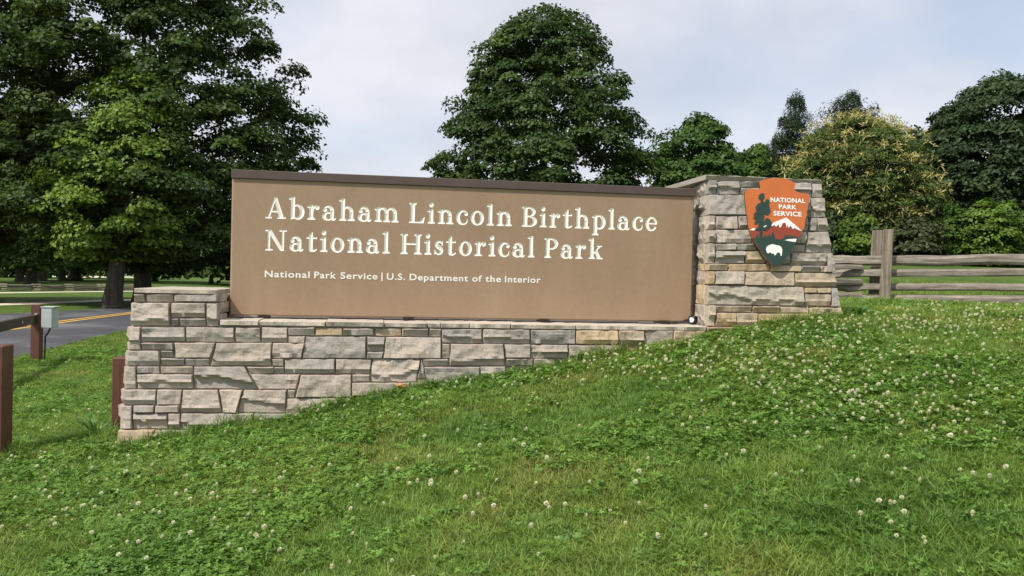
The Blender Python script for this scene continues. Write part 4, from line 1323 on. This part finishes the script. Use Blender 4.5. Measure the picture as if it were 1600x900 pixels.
def make_tree(name, label, base, trunk_r, trunk_h, profile, ca, cb, seed, n_cl=300, n_leaf=90, leaf=0.17, group=None, catkin=None, fork=5, trunk_lean=(0, 0), cat='tree', mat='leaf', **kw):
    base = Vector(base)
    e = empty(name, base, label, cat, group)
    rg = random.Random(seed)
    zl = [base.z + p[0] for p in profile]
    prof = [(base.z + z, r) for z, r in profile]
    lx_, ly_ = trunk_lean
    ztop = zl[0] + (zl[-1]-zl[0])*0.75
    mb = MB()
    def tp(z):
        k = z - base.z
        return Vector((base.x + lx_*k, base.y + ly_*k, z))
    zs = [base.z-0.15, base.z+0.12, base.z+0.5, base.z+trunk_h*0.5, base.z+trunk_h, base.z+trunk_h+(ztop-base.z-trunk_h)*0.5, ztop]
    rs = [1.65, 1.32, 1.08, 0.95, 0.85, 0.45, 0.12]
    mb.tube([tp(z) + Vector((rg.uniform(-1, 1), rg.uniform(-1, 1), 0))*trunk_r*0.12 for z in zs], [trunk_r*r for r in rs], 12)
    trunk = mb.build('trunk', M['bark'], e, smooth=True)
    rmax = max(r for _, r in profile)
    for k in range(fork):
        a = 2*math.pi*k/fork + rg.uniform(-0.5, 0.5)
        z0 = base.z + trunk_h*rg.uniform(0.85, 1.2)
        ln = rmax*rg.uniform(0.55, 0.8)
        p0 = tp(z0)
        p1 = p0 + Vector((math.cos(a)*ln*0.5, math.sin(a)*ln*0.5, ln*rg.uniform(0.12, 0.4)))
        p2 = p0 + Vector((math.cos(a+0.2)*ln, math.sin(a+0.2)*ln, ln*rg.uniform(0.3, 0.75)))
        mb = MB(); mb.tube([p0, p1, p2], [trunk_r*0.42, trunk_r*0.26, trunk_r*0.06], 7); mb.build('limb', M['bark'], trunk, smooth=True)
    v, c, C, csz, out = tree_crown(prof, base.x, base.y, n_cl, n_leaf, leaf, ca, cb, seed, lean=trunk_lean, **kw)
    if catkin:
        rg2 = np.random.default_rng(seed+5)
        up_sel = np.where(rg2.uniform(0, 1, len(C)) < catkin[0])[0]
        cv, cc = [], []
        for i in up_sel:
            for _ in range(catkin[1]):
                d = rg2.normal(0, 1, 3); d[2] = abs(d[2])+0.2; d /= np.linalg.norm(d)
                p = C[i] + d*csz[i]*np.array([1, 1, 0.75]) + out[i]*0.1
                for _ in range(4):
                    a = d*0.6 + rg2.normal(0, 0.55, 3); a /= np.linalg.norm(a)
                    b = np.cross(a, rg2.normal(0, 1, 3)); b /= np.linalg.norm(b)
                    l_ = rg2.uniform(0.22, 0.40); w_ = 0.022
                    cv += [p - b*w_, p + a*l_*0.5 - b*w_*1.3, p + a*l_ - np.array([0, 0, 0.05]), p + a*l_*0.5 + b*w_*1.3]
                    k = rg2.uniform(0.8, 1.15)
                    cc += [[0.46*k, 0.42*k, 0.18*k, 1]]*4
        v = np.concatenate([v, np.array(cv)]); c = np.concatenate([c, np.array(cc)])
    f = np.arange(len(v)).reshape(-1, 4)
    me = mesh_np('crown', v - np.array(tuple(base)), f, M[mat], False, c)
    add('crown', me, e)
    return e

def tree_at(px, depth, **k):
    r = ray(px, 450); x = r.x*depth
    return Vector((x, depth, g1(x, depth)))
def hz(py, depth, base, px=800):
    """height above base of the photo row py at that depth"""
    return at_depth(px, py, depth).z - base.z
def wd(p, depth): return p/FPX*depth

DG0, DG1 = (0.032, 0.060, 0.018), (0.068, 0.108, 0.028)       # dark maple green
MG0, MG1 = (0.040, 0.085, 0.020), (0.075, 0.135, 0.032)       # mid green
LG0, LG1 = (0.100, 0.170, 0.028), (0.170, 0.245, 0.045)       # fresh yellow-green
BR0, BR1 = (0.050, 0.078, 0.024), (0.130, 0.112, 0.048)       # seeding brownish green

def prof_px(rows, depth, base, px):
    return sorted([(hz(y, depth, base, px), wd(w, depth)) for y, w in rows])

# the round maple behind the sign
d = 44.0; b = tree_at(846, d)
make_tree('maple_tree', 'big dense dark green dome-shaped maple rising behind the sign board', b, 0.42, 2.2,
          prof_px([(16, 12), (30, 48), (60, 82), (100, 112), (140, 135), (185, 158), (230, 170), (290, 178), (340, 170), (385, 120)], d, b, 846),
          DG0, DG1, 11, n_cl=640, n_leaf=105, leaf=0.165, cs=0.80, lump=0.065, inner=0.30)
# left: fresh-green maple, dark broad tree behind it, brownish tree at the frame's edge
d = 35.5; b = px_ground(177, 481); b = tree_at(177, b.y); d = b.y
make_tree('maple_tree', 'fresh yellow-green maple with a pale trunk standing beside the road at left', b, 0.36, 2.3,
          prof_px([(112, 18), (150, 60), (200, 85), (260, 110), (320, 125), (370, 110), (405, 60)], d, b, 200),
          LG0, LG1, 22, n_cl=230, n_leaf=95, leaf=0.165, cs=0.80, lump=0.22, inner=0.30, trunk_lean=(0.075, 0))
d2 = d + 4.5; b = tree_at(222, d2)
make_tree('maple_tree', 'huge dark green spreading tree filling the left side behind the fresh-green maple', b, 0.40, 2.6,
          prof_px([(-150, 20), (-90, 110), (-20, 168), (60, 198), (140, 226), (210, 250), (262, 252), (330, 235), (385, 200), (418, 130)], d2, b, 230),
          DG0, (0.075, 0.112, 0.030), 33, n_cl=760, n_leaf=105, leaf=0.18, cs=0.95, lump=0.13, inner=0.34, trunk_lean=(-0.01, 0))
d3 = d2 - 0.5; b = tree_at(-95, d3)
make_tree('maple_tree', 'brownish green seeding tree leaning in at the upper left edge', b, 0.45, 2.6,
          prof_px([(-160, 30), (-60, 110), (40, 170), (110, 190), (200, 180), (280, 190), (330, 180), (375, 130), (400, 60)], d3, b, 0),
          BR0, BR1, 44, n_cl=520, n_leaf=100, leaf=0.18, cs=0.95, lump=0.15, inner=0.3)
# park trees farther off on the left
for i, (px, by, r, top, wpx) in enumerate([(48, 449, 0.50, 190, 120), (31, 440.5, 0.34, 250, 90), (64, 439, 0.40, 230, 90), (97, 438.5, 0.30, 240, 80), (117, 438.5, 0.52, 220, 100), (-30, 442, 0.4, 230, 100)]):
    g_ = on_level(px, by); g_.z = g1(g_.x, g_.y); dd = g_.y
    names = ['thick-trunked dark park tree beyond the pale paths at left', 'slim far park tree left of the thick trunk', 'far park tree just right of the thick trunk',
             'thin far park tree in front of the gravel lot', 'stout far park tree in the middle of the gravel lot', 'far park tree at the left picture edge']
    make_tree('park_tree', names[i], g_, r*dd/76, hz(418, dd, g_, px),
              prof_px([(top, 20), (top+40, wpx*0.6), (top+100, wpx), (350, wpx*1.05), (395, wpx*0.8), (416, wpx*0.4)], dd, g_, px),
              DG0, DG1, 60+i, n_cl=150, n_leaf=60, leaf=0.42, cs=1.9, lump=0.15, group='far park trees on the left', inner=0.35)
for i, (px, dd, top, wpx) in enumerate([(-20, 150, 330, 120), (110, 165, 335, 150), (240, 140, 330, 130), (330, 120, 330, 110), (420, 110, 330, 100), (520, 120, 335, 110), (620, 115, 340, 110)]):
    b = tree_at(px, dd)
    make_tree('woodland_tree', ['hazy woodland tree behind the far lawn, %s' % w for w in ('at the left edge', 'behind the gravel lot', 'behind the twin trunks', 'behind the pedestal', 'behind the left half of the sign', 'behind the sign lettering', 'behind the middle of the sign')][i], b, 0.3, 1.5,
              prof_px([(top, 15), (top+25, wpx*0.6), (390, wpx*0.95), (415, wpx), (428, wpx*0.9)], dd, b, px), DG0, DG1, 80+i, n_cl=110, n_leaf=45, leaf=0.75, cs=2.6, group='woodland edge', inner=0.4)
# right-hand tree line, left to right
d = 58.0; b = tree_at(1085, d)
make_tree('oak_tree', 'rounded mid-green tree beside the dark dome, above the pillar', b, 0.35, 2.0,
          prof_px([(184, 10), (205, 42), (235, 66), (270, 78), (320, 80), (370, 60)], d, b, 1085), MG0, MG1, 91, n_cl=240, n_leaf=85, leaf=0.22, cs=0.95, lump=0.16)
d = 64.0; b = tree_at(1182, d)
make_tree('oak_tree', 'small pale green tree between the round tree and the cedar', b, 0.25, 1.6,
          prof_px([(236, 10), (252, 34), (285, 52), (340, 55), (380, 40)], d, b, 1182), MG0, LG0, 92, n_cl=130, n_leaf=80, leaf=0.24, cs=0.95)
d = 56.0; b = tree_at(1238, d)
make_tree('cedar_tree', 'dark pointed cedar rising just right above the pillar', b, 0.2, 1.2,
          prof_px([(156, 5), (172, 16), (195, 27), (230, 38), (280, 48), (350, 52), (395, 44)], d, b, 1238), (0.018, 0.034, 0.016), (0.034, 0.056, 0.024), 93, n_cl=330, n_leaf=80, leaf=0.15, cs=0.50, flat=1.3, upbias=0.1, aspect=0.3, lump=0.12)
d = 57.0; b = tree_at(1318, d)
make_tree('cedar_tree', 'dark cedar top showing above the yellow flowering chestnut', b, 0.2, 1.2,
          prof_px([(156, 14), (168, 30), (190, 42), (230, 46), (300, 48), (395, 46)], d, b, 1318), (0.018, 0.034, 0.016), (0.036, 0.058, 0.024), 94, n_cl=300, n_leaf=80, leaf=0.16, cs=0.55, flat=1.3, upbias=0.1, aspect=0.3)
d = 47.0; b = tree_at(1335, d)
make_tree('chestnut_tree', 'chestnut tree covered in cream-yellow catkins right of the pillar', b, 0.25, 1.0,
          prof_px([(188, 20), (205, 62), (235, 90), (275, 106), (320, 108), (360, 92), (400, 60)], d, b, 1335), (0.050, 0.085, 0.022), (0.095, 0.130, 0.034), 95, n_cl=330, n_leaf=90, leaf=0.20, cs=0.80, aspect=0.36, catkin=(0.7, 12), lump=0.14)
d = 60.0; b = tree_at(1425, d)
make_tree('oak_tree', 'grey-green tree top between the chestnut and the large dark tree', b, 0.3, 1.5,
          prof_px([(205, 12), (222, 46), (260, 62), (330, 70), (395, 60)], d, b, 1425), (0.034, 0.060, 0.026), (0.060, 0.092, 0.036), 96, n_cl=180, n_leaf=80, leaf=0.23, cs=0.95)
d = 52.0; b = tree_at(1555, d)
make_tree('oak_tree', 'tall broad dark green tree at the right picture edge', b, 0.5, 1.6,
          prof_px([(128, 24), (150, 72), (190, 100), (240, 120), (300, 128), (350, 125), (400, 90)], d, b, 1555), (0.028, 0.050, 0.022), (0.052, 0.082, 0.032), 97, n_cl=480, n_leaf=95, leaf=0.20, cs=0.90, lump=0.13)
d = 56.0; b = tree_at(1690, d)
make_tree('oak_tree', 'dark green tree mostly cut off by the right picture edge', b, 0.45, 1.6,
          prof_px([(120, 20), (150, 70), (220, 110), (300, 120), (400, 90)], d, b, 1690), (0.028, 0.050, 0.022), (0.052, 0.082, 0.032), 98, n_cl=260, n_leaf=80, leaf=0.24, cs=1.0)
for i, (px, dd, top, w_, c0, c1, lab) in enumerate([
        (1540, 43.5, 312, 42, LG0, (0.115, 0.185, 0.036), 'bright yellow-green sapling in front of the large dark tree'),
        (1478, 44.5, 322, 30, MG0, LG0, 'fresh green sapling between the chestnut and the bright sapling'),
        (1345, 42.5, 340, 34, MG0, LG1, 'light green bush in front of the chestnut just left of the fence post'),
        (1585, 44, 330, 40, MG0, MG1, 'mid-green bush at the right picture edge behind the fence'),
        (1425, 43.5, 345, 45, (0.045, 0.062, 0.026), (0.075, 0.085, 0.040), 'dull brownish bush behind the doubled fence post'),
        (1290, 44, 335, 38, (0.040, 0.065, 0.026), (0.065, 0.085, 0.036), 'dark bush beside the pillar behind the fence'),
        (1500, 46, 345, 60, DG0, DG1, 'low dark green bush under the large dark tree')]):
    b = tree_at(px, dd)
    make_tree('bush', lab, b, 0.06, 0.5, prof_px([(top, 6), (top+14, w_*0.7), (top+34, w_), (390, w_*0.95), (410, w_*0.7)], dd, b, px), c0, c1, 120+i, n_cl=90, n_leaf=75, leaf=0.17, cs=0.55, inner=0.4, fork=3, cat='bush')
for i, px in enumerate((1060, 1150, 1245, 1340, 1440, 1540, 1650, 960, 860)):
    b = tree_at(px, 62 + (i % 3)*3)
    make_tree('thicket_tree', 'shaded thicket tree filling the gap %s' % ('below the rounded mid-green tree', 'below the small pale green tree', 'below the pointed cedar', 'behind the chestnut', 'below the grey-green tree top', 'behind the large dark tree', 'off the right picture edge', 'right of the dark dome maple', 'behind the dark dome maple')[i], b, 0.2, 1.0,
              prof_px([(285, 20), (315, 55), (350, 70), (400, 75)], b.y, b, px), DG0, (0.045, 0.075, 0.026), 150+i, n_cl=130, n_leaf=60, leaf=0.32, cs=1.1, inner=0.4, group='thicket behind the tree line')

# ------------------------------------------------------------------ grass, clover and weeds
proto_col = bpy.data.collections.new('plant_prototypes')      # never linked to the scene, only instanced
def proto(name, v, f, mat, c):
    me = mesh_np(name, v, f, mat, False, c)
    o = bpy.data.objects.new(name, me)
    return o
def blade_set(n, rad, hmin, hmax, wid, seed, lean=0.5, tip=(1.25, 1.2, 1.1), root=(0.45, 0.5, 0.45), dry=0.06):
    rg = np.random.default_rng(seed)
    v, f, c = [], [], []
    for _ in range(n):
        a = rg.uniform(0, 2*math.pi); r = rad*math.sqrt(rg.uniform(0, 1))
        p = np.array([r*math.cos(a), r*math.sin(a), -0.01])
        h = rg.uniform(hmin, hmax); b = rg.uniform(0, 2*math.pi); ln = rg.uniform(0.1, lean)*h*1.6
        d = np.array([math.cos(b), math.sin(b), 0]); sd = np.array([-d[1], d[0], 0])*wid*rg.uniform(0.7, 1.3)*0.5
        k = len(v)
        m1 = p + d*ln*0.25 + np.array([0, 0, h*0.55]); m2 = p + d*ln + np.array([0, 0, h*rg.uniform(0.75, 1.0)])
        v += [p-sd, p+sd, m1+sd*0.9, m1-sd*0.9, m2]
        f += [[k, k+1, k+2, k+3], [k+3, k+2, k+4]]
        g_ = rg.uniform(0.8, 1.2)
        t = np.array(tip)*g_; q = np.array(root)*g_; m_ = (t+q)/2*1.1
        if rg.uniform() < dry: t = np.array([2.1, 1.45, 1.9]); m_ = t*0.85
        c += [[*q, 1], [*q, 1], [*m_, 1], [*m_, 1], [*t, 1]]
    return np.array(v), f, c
def clover_set(n, rad, seed, hmin=0.02, hmax=0.065, lr=0.0095):
    rg = np.random.default_rng(seed)
    v, f, c = [], [], []
    for _ in range(n):
        a = rg.uniform(0, 2*math.pi); r = rad*math.sqrt(rg.uniform(0, 1))
        h = rg.uniform(hmin, hmax)
        ctr = np.array([r*math.cos(a), r*math.sin(a), h])
        tilt = rg.normal(0, 0.30, 2)
        b0 = rg.uniform(0, 2*math.pi); L = lr*rg.uniform(0.75, 1.35)
        g_ = rg.uniform(0.7, 1.3)
        for k3 in range(3):
            b = b0 + k3*2.094
            e = np.array([math.cos(b), math.sin(b), 0]); s_ = np.array([-e[1], e[0], 0])
            pts = [ctr, ctr+e*L*0.7+s_*L*0.62, ctr+e*L*1.5+s_*L*0.68, ctr+e*L*1.75, ctr+e*L*1.5-s_*L*0.68, ctr+e*L*0.7-s_*L*0.62]
            pts = [p + np.array([0, 0, (p-ctr)[:2] @ tilt + 0.12*np.linalg.norm((p-ctr)[:2])]) for p in pts]
            k = len(v); v += pts; f += [[k, k+1, k+2, k+3], [k, k+3, k+4, k+5]]
            gg = g_*rg.uniform(0.9, 1.1)
            c += [[1.2*gg, 1.12*gg, 1.1*gg, 1]] + [[gg, gg, gg, 1]]*5
    return np.array(v), f, c
def flower_set(seed):
    """a few clover heads on thin stems: round heads of upright florets"""
    rg = np.random.default_rng(seed)
    v, f, c = [], [], []
    h = rg.uniform(0.06, 0.10); r = rg.uniform(0.0085, 0.0125)
    tip = np.array([rg.normal(0, 0.015), rg.normal(0, 0.015), h])
    k = len(v); v += [(-0.001, 0, 0), (0.001, 0, 0), (tip[0]+0.001, tip[1], tip[2]), (tip[0]-0.001, tip[1], tip[2])]; f.append([k, k+1, k+2, k+3])
    c += [[0.10, 0.20, 0.05, 1]]*4
    for i in range(34):
        z = 1 - 1.75*(i+0.5)/34; a = i*2.39996
        q = math.sqrt(max(0, 1-z*z)); d = np.array([q*math.cos(a), q*math.sin(a), z])
        s_ = np.cross(d, [0.3, 0.2, 1]); s_ /= np.linalg.norm(s_)
        p = tip + d*r*0.45; e = tip + d*r*rg.uniform(0.95, 1.25) + np.array([0, 0, 0.0015])
        k = len(v); w_ = r*0.26
        v += [p - s_*w_*0.6, p + s_*w_*0.6, e + s_*w_, e - s_*w_]; f.append([k, k+1, k+2, k+3])
        bb = 0.8 if z > -0.2 else 0.55
        cc = [0.92*bb, 0.88*bb, 0.72*bb, 1]; c += [[0.66, 0.66, 0.45, 1]]*2 + [cc]*2
    return np.array(v), f, c

def scatter(name, protos, pts, rotz, scl, idx, label, cat):
    pc = bpy.data.collections.new(name+'_set')
    for i, o in enumerate(protos):
        o.name = '%s_%02d' % (name, i); pc.objects.link(o)
    me = bpy.data.meshes.new(name)
    me.vertices.add(len(pts)); me.vertices.foreach_set('co', np.asarray(pts, np.float32).ravel())
    a = me.attributes.new('rot', 'FLOAT_VECTOR', 'POINT'); a.data.foreach_set('vector', np.asarray(rotz, np.float32).ravel())
    a = me.attributes.new('scl', 'FLOAT', 'POINT'); a.data.foreach_set('value', np.asarray(scl, np.float32))
    a = me.attributes.new('pick', 'INT', 'POINT'); a.data.foreach_set('value', np.asarray(idx, np.int32))
    ob = add(name, me)
    ng = bpy.data.node_groups.new(name+'_scatter', 'GeometryNodeTree')
    ng.interface.new_socket('Geometry', in_out='INPUT', socket_type='NodeSocketGeometry')
    ng.interface.new_socket('Geometry', in_out='OUTPUT', socket_type='NodeSocketGeometry')
    n, l = ng.nodes, ng.links
    gi, go = n.new('NodeGroupInput'), n.new('NodeGroupOutput')
    ip = n.new('GeometryNodeInstanceOnPoints')
    ci = n.new('GeometryNodeCollectionInfo'); ci.inputs['Collection'].default_value = pc
    ci.inputs['Separate Children'].default_value = True; ci.inputs['Reset Children'].default_value = True
    l.new(gi.outputs[0], ip.inputs['Points']); l.new(ci.outputs[0], ip.inputs['Instance'])
    ip.inputs['Pick Instance'].default_value = True
    for nm, typ, sock in (('rot', 'FLOAT_VECTOR', 'Rotation'), ('scl', 'FLOAT', 'Scale'), ('pick', 'INT', 'Instance Index')):
        na = n.new('GeometryNodeInputNamedAttribute'); na.data_type = typ; na.inputs['Name'].default_value = nm
        l.new(na.outputs['Attribute'], ip.inputs[sock])
    l.new(ip.outputs[0], go.inputs[0])
    md = ob.modifiers.new('scatter', 'NODES'); md.node_group = ng
    return tag(ob, label, cat, kind='stuff')

# where the lawn may grow: inside the view wedge (with a margin), off the wall, the road and the paths
def road_side(x, y):
    yy = np.array([p.y for p in near_p]); xx = np.array([p.x for p in near_p])
    o_ = np.argsort(yy); return x - np.interp(y, yy[o_], xx[o_])
def lawn_points(n, y0, y1, marg=0.9, power=1.0):
    """points whose density falls off with distance"""
    u = rng.uniform(0, 1, n*3)
    y = y0 * (y1/y0)**(u**power)
    x = (rng.uniform(-1, 1, n*3)) * (0.64*y + marg)
    s = (x-O.x)*D.x + (y-O.y)*D.y; t = (x-O.x)*N.x + (y-O.y)*N.y
    z = G(x, y)
    inwall = (s > s_el(EYE-1.4) - 0.02) & (s < s_pr(EYE-0.3) + 0.03) & (t < 0.29 - 0.157*(z-EYE) + 0.03) & (t > -0.8)
    hidden = (s > -0.3) & (s < 4.4) & (t < -0.8) & (t > -6)
    onroad = (road_side(x, y) < 0.08) & (x < -5)
    k = ~(inwall | hidden | onroad)
    return x[k][:n], y[k][:n], z[k][:n]
def patch(x, y, sc, seed): return 0.6*vnoise(x*sc, y*sc, seed) + 0.4*vnoise(x*sc*2.7, y*sc*2.7, seed+3)

def rotv(n, tilt=0.12):
    return np.stack([rng.normal(0, tilt, n), rng.normal(0, tilt, n), rng.uniform(0, 2*math.pi, n)], 1)
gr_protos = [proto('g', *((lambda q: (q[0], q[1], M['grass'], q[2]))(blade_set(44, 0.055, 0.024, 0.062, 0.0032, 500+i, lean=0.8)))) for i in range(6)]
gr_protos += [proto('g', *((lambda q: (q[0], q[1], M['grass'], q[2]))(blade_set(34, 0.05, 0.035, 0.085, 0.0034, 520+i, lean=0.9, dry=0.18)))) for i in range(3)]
x, y, z = lawn_points(44000, 2.2, 24.0, power=1.15)
pm = patch(x, y, 0.55, 21)                               # clover patches
keep = rng.uniform(0, 1, len(x)) < np.where(pm > 0.60, 0.8, 1.0)
x, y, z = x[keep], y[keep], z[keep]
dry = patch(x, y, 0.8, 77)
pick = np.where((dry > 0.55) & (rng.uniform(0, 1, len(x)) < 0.5), rng.integers(6, 9, len(x)), rng.integers(0, 6, len(x)))
scl = rng.uniform(0.75, 1.2, len(x)) * (1 + 0.055*np.clip(y-5, 0, 14))
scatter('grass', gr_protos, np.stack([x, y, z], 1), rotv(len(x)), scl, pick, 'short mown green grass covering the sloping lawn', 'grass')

cl_protos = [proto('c', *((lambda q: (q[0], q[1], M['clover'], q[2]))(clover_set(22, 0.06, 600+i, 0.015, 0.05, 0.0066)))) for i in range(6)]
x, y, z = lawn_points(26000, 2.2, 17.0, power=1.1)
s_, t_ = (x-O.x)*D.x + (y-O.y)*D.y, (x-O.x)*N.x + (y-O.y)*N.y
pm = patch(x, y, 0.55, 21) + 0.10*np.exp(-((t_-0.6)/0.5)**2)
keep = rng.uniform(0, 1, len(x)) < np.clip((pm-0.50)/0.16, 0.07, 0.85)
x, y, z = x[keep], y[keep], z[keep]
scatter('clover', cl_protos, np.stack([x, y, z], 1), rotv(len(x)), rng.uniform(0.8, 1.25, len(x))*(1+0.05*np.clip(y-5, 0, 14)), rng.integers(0, 6, len(x)),
        'low trifoliate clover leaves growing through the lawn', 'clover')

# taller weeds and longer blades along the foot of the wall
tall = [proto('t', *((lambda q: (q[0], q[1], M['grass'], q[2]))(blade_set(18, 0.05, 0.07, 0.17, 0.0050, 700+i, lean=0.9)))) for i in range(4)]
tp_ = []
for s in np.concatenate([rng.uniform(s_el(EYE-1.4), s_pr(EYE-0.3)+0.1, 420)]):
    zf_ = g1(*W(s, 0.5, 0).xy)
    tt = T_front(zf_) + 0.045 + abs(rng.normal(0, 0.05))
    p = W(s, tt, 0)
    if vnoise(np.array([s*2.3]), np.array([1.0]), 9)[0] > 0.40: tp_.append((p.x, p.y, g1(p.x, p.y)))
for (px, py, r_, n_) in ((57, 566, 0.5, 60), (-5, 716, 0.3, 40), (175, 690, 0.25, 50), (1385, 475, 0.5, 40), (1330, 480, 0.4, 50)):
    c0 = px_ground(px, py)
    for _ in range(n_):
        q = (c0.x + rng.normal(0, r_*0.6), c0.y + rng.normal(0, r_*0.6)); 
        if (Vector((q[0], q[1], 0))-O).dot(N) < 0.45 and 0 > (Vector((q[0], q[1], 0))-O).dot(D) > s_el(EYE-1.4)-0.05: continue
        tp_.append((q[0], q[1], g1(*q)))
tp_ = np.array(tp_)
scatter('weeds', tall, tp_, rotv(len(tp_), 0.25), rng.uniform(0.6, 1.2, len(tp_)), rng.integers(0, 4, len(tp_)), 'longer unmown grass along the foot of the wall and posts', 'weeds')

# white clover flowers, thickest to the right and along the wall
fl = []
for px, py, sx, sy, n_ in ((1340, 645, 75, 28, 150), (1210, 608, 60, 10, 45), (1180, 565, 130, 28, 260), (1330, 520, 120, 18, 330), (1500, 500, 90, 18, 280), (1500, 600, 90, 50, 110),
                           (900, 580, 120, 16, 130), (1050, 560, 90, 22, 150), (700, 605, 90, 16, 110), (480, 650, 70, 14, 60), (160, 810, 130, 40, 70), (350, 850, 150, 45, 55), (60, 760, 60, 40, 40),
                           (560, 740, 180, 60, 50), (1450, 760, 110, 70, 55), (900, 720, 200, 60, 45), (1150, 660, 120, 40, 50), (130, 690, 60, 20, 25), (90, 620, 60, 40, 25), (800, 860, 400, 40, 30)):
    for _ in range(int(n_*0.72)):
        q = px_ground(px + rng.normal(0, sx), py + rng.normal(0, sy), 30)
        t = (q-O).dot(N); s = (q-O).dot(D)
        if q.y > 16 or (t < 0.62 and -0.9 < s < 5.6): continue
        fl.append((q.x, q.y, q.z))
fl = np.array(fl)
fp = []
for i in range(5):
    v_, f_, c_ = flower_set(800+i)
    fp.append(proto('f', v_, f_, M['plant_leaf'], c_))
scatter('clover_flowers', fp, fl, rotv(len(fl), 0.15), rng.uniform(0.62, 1.1, len(fl)), rng.integers(0, 5, len(fl)), 'small white clover flower heads scattered over the lawn', 'clover flowers')

# long-leaved weed by the wall's left end, broadleaf weed by the fence, and a fungus at the wall's foot
def leaf_plant(name, label, base, n_, hmin, hmax, wid, ca, seed, cat='plant', spread=0.6):
    rg = np.random.default_rng(seed)
    e = empty(name, base, label, cat)
    for i in range(n_):
        a = rg.uniform(0, 2*math.pi); d = np.array([math.cos(a), math.sin(a), 0]); sd = np.array([-d[1], d[0], 0])
        h = rg.uniform(hmin, hmax); ln = h*spread*rg.uniform(0.5, 1.5); w_ = wid*rg.uniform(0.7, 1.3)
        o0 = d*rg.uniform(0, 0.05)
        v, f = [], []
        for k in range(6):
            t = k/5; c0 = o0 + d*ln*t**1.4 + np.array([0, 0, h*(1.45*t - 0.75*t*t*1.0)]) - np.array([0, 0, 0.02])
            ww = w_*(0.55+0.8*t)*(1-t**3)*0.5 + 0.001
            v += [c0 - sd*ww, c0 + np.array([0, 0, -ww*0.4]), c0 + sd*ww]
        for k in range(5):
            b_ = k*3; f += [[b_, b_+1, b_+4, b_+3], [b_+1, b_+2, b_+5, b_+4]]
        k_ = rg.uniform(0.8, 1.25)
        add('leaf', mesh_np('leaf', np.array(v), f, M['plant_leaf'], True, [[ca[0]*k_, ca[1]*k_, ca[2]*k_, 1]]*len(v)), e)
    return e
b = px_ground(150, 688)
leaf_plant('lily_clump', 'clump of long arching green leaves beside the brown post at the wall end', b, 34, 0.14, 0.30, 0.020, (0.10, 0.21, 0.045), 5)
b = W(s_pr(EYE-0.25) + 0.28, 0.15, 0); b.z = g1(b.x, b.y)
leaf_plant('broadleaf_weed', 'leafy green weed at the right foot of the pillar', b, 30, 0.08, 0.2, 0.05, (0.07, 0.16, 0.035), 6)
sF_, zF_ = px_front(627, 604, 0.04)
fb = W(sF_, T_front(zF_) + 0.05, 0); fb.z = g1(fb.x, fb.y)
fg = empty('fungus', fb, 'small orange-brown fungus growing at the foot of the wall', 'fungus')
mo = simple('fungus_orange', (0.50, 0.25, 0.10), 0.7, 0.2, 40, 0.3)
for dx, dz, r_ in ((-0.012, 0.075, 0.034), (0.014, 0.062, 0.03), (0.0, 0.028, 0.03)):
    c = fb + D*dx + N*0.01
    mb = MB(); mb.tube([c + Vector((0, 0, dz-0.016)), c + Vector((0, 0, dz-0.006)), c + Vector((0, 0, dz+0.006)), c + Vector((0, 0, dz+0.015)), c + Vector((0, 0, dz+0.019))], [r_*0.5, r_*0.95, r_, r_*0.65, r_*0.15], 12)
    mb.build('cap', mo, fg, smooth=True)
mb = MB(); mb.tube([fb - Vector((0, 0, 0.02)), fb + Vector((0, 0, 0.07))], [0.014, 0.010], 8); mb.build('stalk', simple('fungus_stalk', (0.45, 0.36, 0.24), 0.8, 0.1, 30, 0.2), fg)

# low zigzag rail fence across the far lawn at left
zf0 = on_level(-40, 455.5)
worm = empty('worm_fence', (zf0.x, zf0.y, g1(zf0.x, zf0.y)), 'low grey zigzag rail fence crossing the far lawn under the park trees', 'fence')
corners = []
for i in range(11):
    q = on_level(-40 + 26*i, 455.5 - 0.05*i) + Vector((0, 0.9 if i % 2 else 0.0, 0))
    corners.append(Vector((q.x, q.y, g1(q.x, q.y))))
for i in range(10):
    for k in range(3):
        zz = 0.10 + 0.16*k + (0.06 if i % 2 else 0.0)
        rail(corners[i] + Vector((0, 0, zz)), corners[i+1] + Vector((0, 0, zz)), 0.11, 0.12, 900+i*3+k, parent=worm, nseg=3, wob=0.01)
